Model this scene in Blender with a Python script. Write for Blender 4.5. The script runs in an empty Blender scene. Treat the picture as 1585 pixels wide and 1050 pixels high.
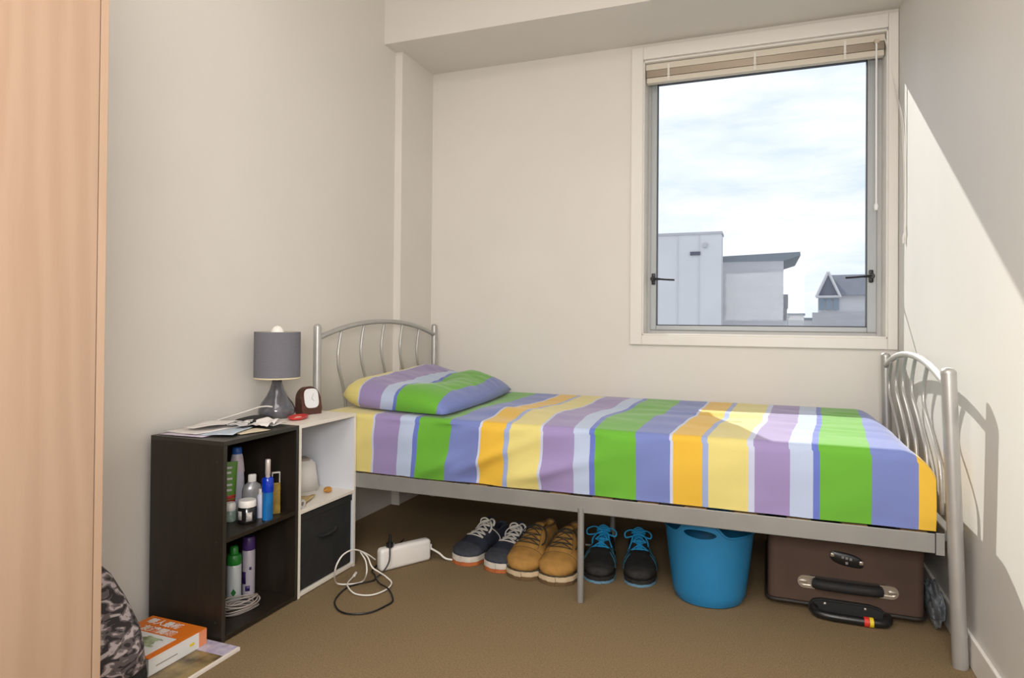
import bpy, bmesh, math, random
from math import sin, cos, pi, radians, sqrt, exp
from mathutils import Vector, Matrix, noise

random.seed(4)
scn = bpy.context.scene
COL = scn.collection

# ------------------------------------------------------------------ camera
YAW, PITCH, ROLL, CAM_H = -0.3656, 0.0089, 0.0084, 0.9693
fwd = Vector((sin(YAW), cos(YAW), 0)); rt = Vector((cos(YAW), -sin(YAW), 0)); up = Vector((0, 0, 1))
f2 = fwd * cos(PITCH) + up * sin(PITCH)
u2 = -fwd * sin(PITCH) + up * cos(PITCH)
r3 = rt * cos(ROLL) + u2 * sin(ROLL)
u3 = -rt * sin(ROLL) + u2 * cos(ROLL)
cd = bpy.data.cameras.new('camera')
cam = bpy.data.objects.new('camera', cd); COL.objects.link(cam)
cam.matrix_world = Matrix(((r3.x, u3.x, -f2.x, 0), (r3.y, u3.y, -f2.y, 0), (r3.z, u3.z, -f2.z, CAM_H), (0, 0, 0, 1)))
cd.sensor_width = 36.0
cd.lens = 1017.08 / 1585 * 36
cd.shift_y = -(525 - 489.37) / 1585
cd.clip_start = 0.02; cd.clip_end = 3000
scn.camera = cam

# ------------------------------------------------------------------ light
scn.view_settings.view_transform = 'Standard'
scn.view_settings.look = 'None'
scn.view_settings.gamma = 1
scn.view_settings.use_curve_mapping = False
scn.view_settings.exposure = 0.0

world = bpy.data.worlds.new('sky'); scn.world = world
world.use_nodes = True
wn = world.node_tree; wn.nodes.clear()
def wnode(t, **k):
    n = wn.nodes.new(t)
    for a, b in k.items(): setattr(n, a, b)
    return n
w_out = wnode('ShaderNodeOutputWorld'); w_bg = wnode('ShaderNodeBackground')
w_tc = wnode('ShaderNodeTexCoord'); w_map = wnode('ShaderNodeMapping')
w_map.inputs['Scale'].default_value = (2.2, 2.2, 9.0)
w_map.inputs['Rotation'].default_value = (0.0, 0.12, 0.0)
w_map.inputs['Location'].default_value = (0.4, 0.0, 0.25)
w_noise = wnode('ShaderNodeTexNoise')
w_noise.inputs['Scale'].default_value = 2.0; w_noise.inputs['Detail'].default_value = 9; w_noise.inputs['Roughness'].default_value = 0.58
w_ramp = wnode('ShaderNodeValToRGB')
e = w_ramp.color_ramp.elements
e[0].position = 0.36; e[0].color = (0.68, 0.77, 0.92, 1)
e[1].position = 0.62; e[1].color = (0.95, 0.97, 1.0, 1)
w_bg.inputs['Strength'].default_value = 1.2
wn.links.new(w_tc.outputs['Generated'], w_map.inputs['Vector'])
wn.links.new(w_map.outputs[0], w_noise.inputs['Vector'])
wn.links.new(w_noise.outputs['Fac'], w_ramp.inputs['Fac'])
wn.links.new(w_ramp.outputs['Color'], w_bg.inputs['Color'])
wn.links.new(w_bg.outputs[0], w_out.inputs['Surface'])

def lamp(name, kind, loc, direction, energy, color, **k):
    d = bpy.data.lights.new(name, kind); d.energy = energy; d.color = color
    for a, b in k.items(): setattr(d, a, b)
    o = bpy.data.objects.new(name, d); COL.objects.link(o)
    o.location = loc
    o.rotation_euler = Vector(direction).to_track_quat('-Z', 'Y').to_euler()
    return o
lamp('sun', 'SUN', (-3, 8, 6), (0.425, -1.0, -0.71), 6.0, (1.0, 0.96, 0.88), angle=radians(0.6))
# added panel standing in for flash bounced off the ceiling, and the photographer's flash softbox above the lens
lamp('ceiling_bounce_panel', 'AREA', (-0.62, 0.35, 2.70), (0.0, 0.04, -1), 101, (1.0, 0.972, 0.945), shape='RECTANGLE', size=2.2, size_y=3.2)
lamp('flash_softbox', 'AREA', (0.0, -0.35, 1.26), (-0.28, 1, 0.02), 37, (1.0, 0.98, 0.965), shape='RECTANGLE', size=0.8, size_y=0.5)

# ------------------------------------------------------------------ helpers: materials
def mat(name, col, rough=0.5, metal=0.0, var=0.0, vscale=8.0, vstretch=(1, 1, 1), bump=0.0, bscale=150.0, bstretch=(1, 1, 1),
        spec=0.5, col2=None, emit=None, coat=0.0, detail=4, alpha=None, sheen=0.0):
    m = bpy.data.materials.new(name); m.use_nodes = True
    nt = m.node_tree; b = nt.nodes['Principled BSDF']
    b.inputs['Base Color'].default_value = (*col, 1)
    b.inputs['Roughness'].default_value = rough; b.inputs['Metallic'].default_value = metal
    b.inputs['Specular IOR Level'].default_value = spec
    b.inputs['Coat Weight'].default_value = coat
    b.inputs['Sheen Weight'].default_value = sheen
    if alpha is not None: b.inputs['Alpha'].default_value = alpha
    if emit:
        b.inputs['Emission Color'].default_value = (*emit[:3], 1); b.inputs['Emission Strength'].default_value = emit[3]
    tc = None
    def noise_node(scale, stretch, det):
        nonlocal tc
        if tc is None: tc = nt.nodes.new('ShaderNodeTexCoord')
        mp = nt.nodes.new('ShaderNodeMapping'); mp.inputs['Scale'].default_value = stretch
        nt.links.new(tc.outputs['Object'], mp.inputs['Vector'])
        n = nt.nodes.new('ShaderNodeTexNoise'); n.inputs['Scale'].default_value = scale; n.inputs['Detail'].default_value = det
        nt.links.new(mp.outputs[0], n.inputs['Vector'])
        return n
    if var > 0 or col2:
        n = noise_node(vscale, vstretch, detail)
        r = nt.nodes.new('ShaderNodeValToRGB')
        c2 = col2 or tuple(min(1, c * (1 + var)) for c in col)
        c1 = col if col2 else tuple(c * (1 - var) for c in col)
        r.color_ramp.elements[0].position = 0.32; r.color_ramp.elements[0].color = (*c1, 1)
        r.color_ramp.elements[1].position = 0.68; r.color_ramp.elements[1].color = (*c2, 1)
        nt.links.new(n.outputs['Fac'], r.inputs['Fac']); nt.links.new(r.outputs['Color'], b.inputs['Base Color'])
    if bump > 0:
        n = noise_node(bscale, bstretch, 3)
        bp = nt.nodes.new('ShaderNodeBump'); bp.inputs['Strength'].default_value = bump; bp.inputs['Distance'].default_value = 0.004
        nt.links.new(n.outputs['Fac'], bp.inputs['Height']); nt.links.new(bp.outputs[0], b.inputs['Normal'])
    return m

def ramp_mat(name, stops, source, lo, hi, rough=0.8, bump=0.15, bscale=600):
    """constant bands along one uv coordinate (stripes woven into cloth)"""
    m = bpy.data.materials.new(name); m.use_nodes = True
    nt = m.node_tree; b = nt.nodes['Principled BSDF']; b.inputs['Roughness'].default_value = rough
    b.inputs['Specular IOR Level'].default_value = 0.2; b.inputs['Sheen Weight'].default_value = 0.25; b.inputs['Sheen Roughness'].default_value = 0.4
    uv = nt.nodes.new('ShaderNodeUVMap'); uv.uv_map = 'UVMap'
    sp = nt.nodes.new('ShaderNodeSeparateXYZ'); nt.links.new(uv.outputs[0], sp.inputs[0])
    mr = nt.nodes.new('ShaderNodeMapRange'); mr.inputs['From Min'].default_value = lo; mr.inputs['From Max'].default_value = hi
    nt.links.new(sp.outputs[source], mr.inputs['Value'])
    r = nt.nodes.new('ShaderNodeValToRGB'); r.color_ramp.interpolation = 'CONSTANT'
    els = r.color_ramp.elements
    els[0].position = 0; els[0].color = (*stops[0][1], 1)
    els[1].position = (stops[1][0] - lo) / (hi - lo); els[1].color = (*stops[1][1], 1)
    for s, c in stops[2:]:
        x = els.new((s - lo) / (hi - lo)); x.color = (*c, 1)
    nt.links.new(mr.outputs[0], r.inputs['Fac'])
    tc = nt.nodes.new('ShaderNodeTexCoord')
    n = nt.nodes.new('ShaderNodeTexNoise'); n.inputs['Scale'].default_value = bscale; n.inputs['Detail'].default_value = 2
    nt.links.new(tc.outputs['Object'], n.inputs['Vector'])
    mx = nt.nodes.new('ShaderNodeMix'); mx.data_type = 'RGBA'; mx.blend_type = 'MULTIPLY'; mx.inputs[0].default_value = 0.16
    nt.links.new(r.outputs['Color'], mx.inputs[6]); nt.links.new(n.outputs['Fac'], mx.inputs[7])
    nt.links.new(mx.outputs[2], b.inputs['Base Color'])
    bp = nt.nodes.new('ShaderNodeBump'); bp.inputs['Strength'].default_value = bump; bp.inputs['Distance'].default_value = 0.002
    nt.links.new(n.outputs['Fac'], bp.inputs['Height']); nt.links.new(bp.outputs[0], b.inputs['Normal'])
    return m

def lin(r, g, b):
    f = lambda c: (c / 255 / 12.92) if c / 255 <= 0.04045 else ((c / 255 + 0.055) / 1.055) ** 2.4
    return (f(r), f(g), f(b))

M = {}
M['wall'] = mat('wall_paint', (0.715, 0.677, 0.628), 0.55, var=0.018, vscale=2.5, bump=0.05, bscale=260)
M['wall_r'] = mat('wall_paint_toned_down', (0.64, 0.622, 0.59), 0.5, var=0.03, vscale=2.2, vstretch=(1, 1, 0.5), bump=0.05, bscale=260)  # same paint as the other walls, darkened to offset the sun on it
M['ceil'] = mat('ceiling_paint', (0.75, 0.71, 0.65), 0.7, bump=0.03, bscale=300)
M['trim'] = mat('trim_paint', (0.765, 0.73, 0.685), 0.4, bump=0.03, bscale=200)
M['carpet'] = mat('carpet', (0.19, 0.132, 0.069), 0.95, col2=(0.295, 0.212, 0.118), vscale=230, bump=0.7, bscale=700, spec=0.1, detail=6)
M['alu'] = mat('window_aluminium', (0.39, 0.41, 0.42), 0.42, metal=0.1, bump=0.02, bscale=300)
M['alu_l'] = mat('window_aluminium_light', (0.48, 0.48, 0.47), 0.5, metal=0.1, bump=0.02, bscale=300)
M['gasket'] = mat('dark_gasket', (0.05, 0.06, 0.08), 0.5, bump=0.05)
M['latch'] = mat('black_latch', (0.012, 0.012, 0.016), 0.35, bump=0.03)
M['blind'] = mat('blind_cream', (0.66, 0.60, 0.50), 0.4, bump=0.02)
M['slat'] = mat('blind_slat', (0.56, 0.47, 0.37), 0.45, bump=0.02)
M['white'] = mat('white_plastic', (0.78, 0.75, 0.71), 0.4, bump=0.02, bscale=300)
M['cord'] = mat('white_cord', (0.75, 0.72, 0.66), 0.6, bump=0.1, bscale=500)
M['clear'] = mat('clear_wand', (0.85, 0.85, 0.85), 0.15, spec=0.6, bump=0.01)
M['steel'] = mat('silver_bed_tube', (0.47, 0.46, 0.445), 0.36, metal=0.55, var=0.05, vscale=14, bump=0.02, bscale=500)
M['rail'] = mat('silver_bed_rail', (0.27, 0.265, 0.25), 0.48, metal=0.3, var=0.06, vscale=9, bump=0.03, bscale=400)
M['pine'] = mat('bed_slat_wood', (0.30, 0.19, 0.09), 0.6, var=0.2, vscale=10, vstretch=(8, 1, 8), bump=0.1)
M['matt'] = mat('mattress_brown', (0.24, 0.12, 0.055), 0.8, bump=0.2, bscale=300)
M['black_wood'] = mat('black_laminate', (0.0175, 0.0128, 0.0078), 0.42, var=0.2, vscale=7, vstretch=(6, 6, 1), bump=0.05, bscale=90)
M['black_edge'] = mat('black_edge_band', (0.03, 0.026, 0.02), 0.38, var=0.1, bump=0.04)
M['white_wood'] = mat('white_laminate', (0.76, 0.71, 0.63), 0.42, var=0.02, vscale=6, bump=0.02)
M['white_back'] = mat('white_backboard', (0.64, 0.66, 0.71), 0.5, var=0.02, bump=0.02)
M['black_fabric'] = mat('black_fabric', (0.014, 0.014, 0.014), 0.85, var=0.2, vscale=30, bump=0.3, bscale=700)
M['black'] = mat('black_plastic', (0.011, 0.011, 0.012), 0.35, bump=0.03)
M['black_matt'] = mat('black_rubber', (0.013, 0.013, 0.013), 0.7, bump=0.1)
M['grey_shade'] = mat('grey_lampshade_cloth', (0.160, 0.158, 0.182), 0.8, var=0.05, vscale=40, vstretch=(1, 1, 8), bump=0.15, bscale=500)
M['cream'] = mat('cream_lining', (0.72, 0.62, 0.42), 0.7, bump=0.05)
M['bulb'] = mat('bulb_glass', (0.88, 0.86, 0.80), 0.3, bump=0.01)
M['lamp_base'] = mat('smoky_glazed_base', (0.085, 0.085, 0.098), 0.12, var=0.4, vscale=18, bump=0.04, bscale=60, coat=0.5)
M['brown_wood'] = mat('dark_red_wood', (0.075, 0.022, 0.012), 0.4, var=0.3, vscale=12, vstretch=(1, 1, 6), bump=0.05)
M['white_face'] = mat('clock_face', (0.72, 0.73, 0.74), 0.4, bump=0.01)
M['red'] = mat('red_plastic', (0.52, 0.035, 0.035), 0.35, var=0.12, bump=0.03)
M['paper'] = mat('white_paper', (0.74, 0.70, 0.67), 0.7, var=0.02, bump=0.05, bscale=120)
M['paper_blue'] = mat('pale_blue_paper', (0.50, 0.58, 0.66), 0.6, var=0.1, vscale=30, bump=0.05)
M['paper_lilac'] = mat('lilac_paper', (0.60, 0.53, 0.62), 0.6, var=0.05, bump=0.05)
M['paper_cream'] = mat('cream_paper', (0.70, 0.60, 0.44), 0.7, var=0.05, bump=0.05)
M['print'] = mat('printed_receipt', (0.72, 0.70, 0.68), 0.7, col2=(0.30, 0.29, 0.30), vscale=70, vstretch=(1, 4, 1), bump=0.05)
M['orange_ink'] = mat('orange_print', (0.70, 0.25, 0.12), 0.6, var=0.1, bump=0.02)
M['blue_plastic'] = mat('blue_tub_plastic', (0.018, 0.19, 0.40), 0.42, var=0.06, vscale=6, bump=0.03, bscale=90)
M['case'] = mat('brown_suitcase_cloth', (0.088, 0.052, 0.036), 0.75, var=0.10, vscale=9, bump=0.25, bscale=800)
M['case_pipe'] = mat('dark_brown_piping', (0.022, 0.015, 0.012), 0.6, bump=0.1)
M['chrome'] = mat('brushed_nickel', (0.60, 0.56, 0.50), 0.3, metal=0.8, bump=0.03)
M['yellow'] = mat('yellow_tape', (0.75, 0.55, 0.02), 0.5, bump=0.02)
M['red_tape'] = mat('red_tape', (0.62, 0.03, 0.02), 0.5, bump=0.02)
M['bag_plastic'] = mat('grey_plastic_bag', (0.16, 0.18, 0.20), 0.35, var=0.4, vscale=20, bump=0.3, bscale=40)
M['navy'] = mat('navy_canvas', (0.020, 0.024, 0.040), 0.8, var=0.2, vscale=50, bump=0.3, bscale=600)
M['navy_toe'] = mat('navy_suede', (0.035, 0.039, 0.050), 0.85, var=0.2, vscale=40, bump=0.2, bscale=500)
M['lace_w'] = mat('white_lace', (0.62, 0.59, 0.54), 0.8, bump=0.2, bscale=500)
M['sole_w'] = mat('off_white_rubber', (0.60, 0.55, 0.48), 0.6, var=0.08, vscale=20, bump=0.05)
M['sole_o'] = mat('orange_gum_rubber', (0.46, 0.13, 0.035), 0.6, var=0.15, vscale=20, bump=0.1)
M['tan'] = mat('tan_nubuck', (0.34, 0.175, 0.038), 0.85, var=0.18, vscale=22, bump=0.25, bscale=350)
M['tan_dark'] = mat('tan_lining', (0.13, 0.075, 0.03), 0.9, bump=0.2)
M['lace_d'] = mat('dark_olive_lace', (0.035, 0.035, 0.026), 0.8, bump=0.2, bscale=500)
M['sole_c'] = mat('cream_boot_sole', (0.58, 0.45, 0.29), 0.6, var=0.1, vscale=20, bump=0.1)
M['trainer'] = mat('black_mesh_upper', (0.014, 0.013, 0.012), 0.75, var=0.3, vscale=60, bump=0.3, bscale=500)
M['trainer_t'] = mat('teal_overlay', (0.02, 0.085, 0.12), 0.6, var=0.3, vscale=30, bump=0.2)
M['lace_b'] = mat('bright_blue_lace', (0.015, 0.30, 0.60), 0.7, bump=0.2, bscale=500)
M['sole_b'] = mat('pale_blue_sole_edge', (0.13, 0.26, 0.36), 0.6, bump=0.05)
M['green_tube'] = mat('green_tube', (0.10, 0.27, 0.03), 0.4, var=0.1, bump=0.02)
M['green_cap'] = mat('green_cap', (0.02, 0.22, 0.03), 0.35, bump=0.02)
M['green_dark'] = mat('green_mark', (0.015, 0.16, 0.03), 0.4, bump=0.02)
M['pink_white'] = mat('pinkish_white_bottle', (0.60, 0.52, 0.58), 0.35, bump=0.02)
M['lilac_white'] = mat('lilac_white_bottle', (0.56, 0.56, 0.66), 0.35, bump=0.02)
M['pink'] = mat('pink_label', (0.60, 0.36, 0.42), 0.4, bump=0.02)
M['blue_cap'] = mat('blue_cap', (0.02, 0.12, 0.48), 0.35, bump=0.02)
M['can_white'] = mat('white_can_enamel', (0.58, 0.62, 0.63), 0.28, metal=0.1, var=0.03, bump=0.01)
M['can_lilac'] = mat('pale_lilac_can', (0.46, 0.42, 0.48), 0.28, metal=0.1, var=0.05, bump=0.01)
M['purple'] = mat('purple_cap', (0.065, 0.028, 0.15), 0.35, bump=0.02)
M['purple_dark'] = mat('purple_label', (0.03, 0.015, 0.10), 0.4, bump=0.02)
M['silver_bottle'] = mat('grey_pearl_bottle', (0.30, 0.30, 0.31), 0.3, metal=0.3, bump=0.02)
M['label_pale'] = mat('pale_label', (0.60, 0.57, 0.54), 0.5, col2=(0.30, 0.27, 0.26), vscale=160, bump=0.02)
M['jar_black'] = mat('dark_glass_jar', (0.012, 0.010, 0.011), 0.12, bump=0.01)
M['greenish'] = mat('grey_green_jar', (0.22, 0.29, 0.24), 0.35, var=0.3, vscale=60, bump=0.02)
M['deep_blue'] = mat('deep_blue_glass', (0.004, 0.035, 0.42), 0.1, bump=0.01)
M['aqua_blue'] = mat('aqua_blue_glass', (0.008, 0.13, 0.38), 0.08, var=0.4, vscale=30, vstretch=(1, 1, .3), bump=0.01)
M['pale_pink'] = mat('pale_metal_cap', (0.60, 0.52, 0.48), 0.3, metal=0.3, bump=0.01)
M['amber'] = mat('amber_perfume', (0.24, 0.16, 0.035), 0.1, var=0.3, vscale=40, bump=0.01)
M['grey_cord'] = mat('dusty_grey_cord', (0.30, 0.26, 0.235), 0.6, var=0.15, bump=0.1)
M['kraft'] = mat('kraft_paper', (0.50, 0.36, 0.17), 0.8, var=0.12, bump=0.1)
M['orange_thing'] = mat('orange_wrapper', (0.50, 0.22, 0.03), 0.5, var=0.4, vscale=40, bump=0.2)
M['rollmat'] = mat('translucent_tape', (0.52, 0.50, 0.46), 0.3, var=0.2, vscale=40, bump=0.05)
M['book_orange'] = mat('orange_cover', (0.66, 0.16, 0.012), 0.45, var=0.03, bump=0.01)
M['book_white'] = mat('white_cover', (0.70, 0.69, 0.68), 0.5, var=0.03, bump=0.01)
M['book_green'] = mat('green_cover_art', (0.10, 0.13, 0.03), 0.5, col2=(0.55, 0.62, 0.42), vscale=22, bump=0.01)
M['mag_photo'] = mat('magazine_photo', (0.030, 0.018, 0.014), 0.4, col2=(0.32, 0.23, 0.10), vscale=17, bump=0.01, detail=5)
M['mag_head'] = mat('magazine_masthead', (0.58, 0.54, 0.60), 0.4, col2=(0.36, 0.30, 0.45), vscale=45, bump=0.01)
M['mag_edge'] = mat('magazine_edge', (0.72, 0.64, 0.58), 0.6, bump=0.02)
M['strap'] = mat('black_strap_webbing', (0.010, 0.010, 0.011), 0.8, bump=0.3, bscale=600)
M['ext_white'] = mat('hazed_pale_render', (0.64, 0.64, 0.655), 0.8, var=0.03, vscale=0.6, bump=0.02, bscale=8)  # distance haze is put into the pale colours of the outside walls
M['ext_grey'] = mat('grey_block_render', (0.48, 0.475, 0.50), 0.8, var=0.05, vscale=0.8, vstretch=(1, 1, 6), bump=0.02, bscale=8)
M['ext_roof'] = mat('grey_roof_metal', (0.20, 0.23, 0.26), 0.6, bump=0.02, bscale=8)
M['ext_slate'] = mat('slate_roof', (0.17, 0.18, 0.225), 0.7, var=0.08, vscale=2, bump=0.05, bscale=6)
M['ext_glass'] = mat('window_glass_far', (0.25, 0.31, 0.38), 0.2, bump=0.01)
M['ext_joint'] = mat('panel_joint', (0.59, 0.59, 0.61), 0.8, bump=0.01)
M['ext_dark'] = mat('dark_vent', (0.10, 0.10, 0.13), 0.6, bump=0.02)
M['ext_ground'] = mat('city_ground', (0.30, 0.30, 0.30), 0.9, var=0.3, vscale=0.05, bump=0.02)

# wood veneer of the wardrobe
def veneer(name, c1, c2):
    m = mat(name, c1, 0.42, bump=0.03, bscale=60, bstretch=(10, 10, 0.6))
    nt = m.node_tree; b = nt.nodes['Principled BSDF']
    tc = nt.nodes.new('ShaderNodeTexCoord'); mp = nt.nodes.new('ShaderNodeMapping')
    mp.inputs['Scale'].default_value = (1, 1, 0.07)
    nt.links.new(tc.outputs['Object'], mp.inputs['Vector'])
    wv = nt.nodes.new('ShaderNodeTexWave'); wv.bands_direction = 'Y'; wv.inputs['Scale'].default_value = 5.0
    wv.inputs['Distortion'].default_value = 13.0; wv.inputs['Detail'].default_value = 4; wv.inputs['Detail Scale'].default_value = 1.6
    nt.links.new(mp.outputs[0], wv.inputs['Vector'])
    mp2 = nt.nodes.new('ShaderNodeMapping'); mp2.inputs['Scale'].default_value = (60, 60, 2.5)
    nt.links.new(tc.outputs['Object'], mp2.inputs['Vector'])
    ns = nt.nodes.new('ShaderNodeTexNoise'); ns.inputs['Scale'].default_value = 5; ns.inputs['Detail'].default_value = 3
    nt.links.new(mp2.outputs[0], ns.inputs['Vector'])
    ad = nt.nodes.new('ShaderNodeMath'); ad.operation = 'MULTIPLY_ADD'; ad.inputs[1].default_value = 0.6
    nt.links.new(wv.outputs['Fac'], ad.inputs[0])
    hf = nt.nodes.new('ShaderNodeMath'); hf.operation = 'MULTIPLY'; hf.inputs[1].default_value = 0.4
    nt.links.new(ns.outputs['Fac'], hf.inputs[0]); nt.links.new(hf.outputs[0], ad.inputs[2])
    rp = nt.nodes.new('ShaderNodeValToRGB')
    rp.color_ramp.elements[0].position = 0.1; rp.color_ramp.elements[0].color = (*c1, 1)
    rp.color_ramp.elements[1].position = 0.8; rp.color_ramp.elements[1].color = (*c2, 1)
    nt.links.new(ad.outputs[0], rp.inputs['Fac']); nt.links.new(rp.outputs['Color'], b.inputs['Base Color'])
    return m
M['veneer'] = veneer('beech_veneer', (0.36, 0.238, 0.160), (0.395, 0.268, 0.185))
M['veneer_edge'] = veneer('beech_edge_band', (0.42, 0.285, 0.195), (0.45, 0.31, 0.215))

# camouflage cloth
def camo():
    m = mat('grey_camouflage_cloth', (0.1, 0.1, 0.1), 0.85, bump=0.2, bscale=500)
    nt = m.node_tree; b = nt.nodes['Principled BSDF']
    tc = nt.nodes.new('ShaderNodeTexCoord')
    n = nt.nodes.new('ShaderNodeTexNoise'); n.inputs['Scale'].default_value = 33; n.inputs['Detail'].default_value = 2; n.inputs['Distortion'].default_value = 1.2
    mp = nt.nodes.new('ShaderNodeMapping'); mp.inputs['Scale'].default_value = (1, 0.7, 1.3)
    nt.links.new(tc.outputs['Object'], mp.inputs['Vector']); nt.links.new(mp.outputs[0], n.inputs['Vector'])
    r = nt.nodes.new('ShaderNodeValToRGB'); r.color_ramp.interpolation = 'CONSTANT'
    el = r.color_ramp.elements
    el[0].color = (0.022, 0.018, 0.020, 1); el[1].position = 0.44; el[1].color = (0.10, 0.08, 0.08, 1)
    x = el.new(0.52); x.color = (0.19, 0.155, 0.155, 1)
    x = el.new(0.57); x.color = (0.40, 0.345, 0.345, 1)
    nt.links.new(n.outputs['Fac'], r.inputs['Fac']); nt.links.new(r.outputs['Color'], b.inputs['Base Color'])
    return m
M['camo'] = camo()

# window glass: mostly see-through with a weak reflection
def glass():
    m = bpy.data.materials.new('window_glass'); m.use_nodes = True
    nt = m.node_tree; nt.nodes.clear()
    o = nt.nodes.new('ShaderNodeOutputMaterial'); mx = nt.nodes.new('ShaderNodeMixShader')
    t = nt.nodes.new('ShaderNodeBsdfTransparent'); t.inputs['Color'].default_value = (0.97, 0.98, 0.98, 1)
    g = nt.nodes.new('ShaderNodeBsdfGlossy'); g.inputs['Roughness'].default_value = 0.02
    lw = nt.nodes.new('ShaderNodeFresnel'); lw.inputs['IOR'].default_value = 1.12
    nt.links.new(lw.outputs[0], mx.inputs[0]); nt.links.new(t.outputs[0], mx.inputs[1]); nt.links.new(g.outputs[0], mx.inputs[2])
    nt.links.new(mx.outputs[0], o.inputs['Surface'])
    return m
M['glass'] = glass()

# ------------------------------------------------------------------ helpers: geometry
def wm(o):
    m = Matrix.Identity(4)
    while o is not None:
        m = o.matrix_basis @ m
        o = o.parent
    return m

def obj(name, bm, m, parent=None, smooth=False, world=True, label=None, kind=None):
    """link the bmesh as one mesh object; world=True means the shape was drawn in room coordinates"""
    if parent is not None and world:
        bm.transform(wm(parent).inverted())
    bmesh.ops.recalc_face_normals(bm, faces=bm.faces[:])
    me = bpy.data.meshes.new(name); bm.to_mesh(me); bm.free()
    me.materials.append(m if not isinstance(m, str) else M[m])
    if smooth:
        for p in me.polygons: p.use_smooth = True
        if smooth is not True:
            me.set_sharp_from_angle(angle=radians(smooth))
    o = bpy.data.objects.new(name, me); COL.objects.link(o)
    if parent is not None: o.parent = parent
    if label: o['label'] = label
    if kind: o['kind'] = kind
    return o

def tag(o, label, cat=None, group=None, kind=None):
    o['label'] = label
    if cat: o['category'] = cat
    if group: o['group'] = group
    if kind: o['kind'] = kind
    return o

def thing(name, label, cat, loc=(0, 0, 0), rz=0.0, group=None):
    o = bpy.data.objects.new(name, None); COL.objects.link(o)
    o.empty_display_size = 0.05
    o.location = loc; o.rotation_euler = (0, 0, rz)
    return tag(o, label, cat, group)

def struct(name, bm, m, parent=None, smooth=False, label=None):
    o = obj(name, bm, m, parent, smooth)
    if parent is None: o['kind'] = 'structure'
    if label: o['label'] = label
    return o

def B(): return bmesh.new()

def box(bm, x0, x1, y0, y1, z0, z1, bev=0.0, seg=2):
    t = bmesh.new()
    bmesh.ops.create_cube(t, size=1)
    for v in t.verts:
        v.co = Vector(((x0 + x1) / 2 + v.co.x * (x1 - x0), (y0 + y1) / 2 + v.co.y * (y1 - y0), (z0 + z1) / 2 + v.co.z * (z1 - z0)))
    if bev > 0:
        bmesh.ops.bevel(t, geom=t.edges[:], offset=bev, segments=seg, affect='EDGES', profile=0.5)
    join(bm, t)
    return bm

def join(bm, t, mtx=None):
    if mtx is not None: t.transform(mtx)
    me = bpy.data.meshes.new('tmp'); t.to_mesh(me); t.free()
    bm.from_mesh(me); bpy.data.meshes.remove(me)

def lathe(bm, prof, cx=0, cy=0, seg=24, sx=1.0, sy=1.0, cap=True):
    rings = []
    for r, z in prof:
        if r < 1e-5:
            rings.append([bm.verts.new((cx, cy, z))])
        else:
            rings.append([bm.verts.new((cx + r * sx * cos(2 * pi * i / seg), cy + r * sy * sin(2 * pi * i / seg), z)) for i in range(seg)])
    for a, b in zip(rings, rings[1:]):
        for i in range(seg):
            j = (i + 1) % seg
            if len(a) == 1 and len(b) == 1: continue
            if len(a) == 1: bm.faces.new((a[0], b[j], b[i]))
            elif len(b) == 1: bm.faces.new((a[i], a[j], b[0]))
            else: bm.faces.new((a[i], a[j], b[j], b[i]))
    if cap:
        if len(rings[0]) > 1: bm.faces.new(rings[0][::-1])
        if len(rings[-1]) > 1: bm.faces.new(rings[-1])
    return bm

def smooth_path(pts, n=8, closed=False):
    P = [Vector(p) for p in pts]; out = []
    N = len(P)
    rng = range(N if closed else N - 1)
    for i in rng:
        if closed: a, b, c, d = P[(i - 1) % N], P[i], P[(i + 1) % N], P[(i + 2) % N]
        else: a, b, c, d = P[max(i - 1, 0)], P[i], P[i + 1], P[min(i + 2, N - 1)]
        for k in range(n):
            t = k / n
            out.append(0.5 * ((2 * b) + (c - a) * t + (2 * a - 5 * b + 4 * c - d) * t * t + (3 * b - a - 3 * c + d) * t ** 3))
    if not closed: out.append(P[-1])
    return out

def tube(bm, pts, r, seg=8, closed=False, flat=1.0, caps=True):
    """sweep a round (or flattened) section along points; r may be a list"""
    P = [Vector(p) for p in pts]; N = len(P)
    R = r if isinstance(r, (list, tuple)) else [r] * N
    nrm = None; rings = []
    for i in range(N):
        if closed: t = P[(i + 1) % N] - P[i - 1]
        else: t = P[min(i + 1, N - 1)] - P[max(i - 1, 0)]
        t.normalize()
        if nrm is None:
            ref = Vector((0, 0, 1)) if abs(t.z) < 0.9 else Vector((1, 0, 0))
            nrm = (ref - t * ref.dot(t)).normalized()
        else:
            nrm = (nrm - t * nrm.dot(t))
            if nrm.length < 1e-6: nrm = t.orthogonal()
            nrm.normalize()
        bi = t.cross(nrm)
        rings.append([bm.verts.new(P[i] + nrm * (R[i] * flat * cos(2 * pi * k / seg)) + bi * (R[i] * sin(2 * pi * k / seg))) for k in range(seg)])
    for i in range(N if closed else N - 1):
        a, b = rings[i], rings[(i + 1) % N]
        for k in range(seg):
            j = (k + 1) % seg
            bm.faces.new((a[k], a[j], b[j], b[k]))
    if caps and not closed:
        bm.faces.new(rings[0][::-1]); bm.faces.new(rings[-1])
    return bm

def grid_faces(bm, rows, closed_v=False):
    for a, b in zip(rows, rows[1:]):
        n = len(a)
        for i in range(n if closed_v else n - 1):
            j = (i + 1) % n
            bm.faces.new((a[i], a[j], b[j], b[i]))

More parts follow.
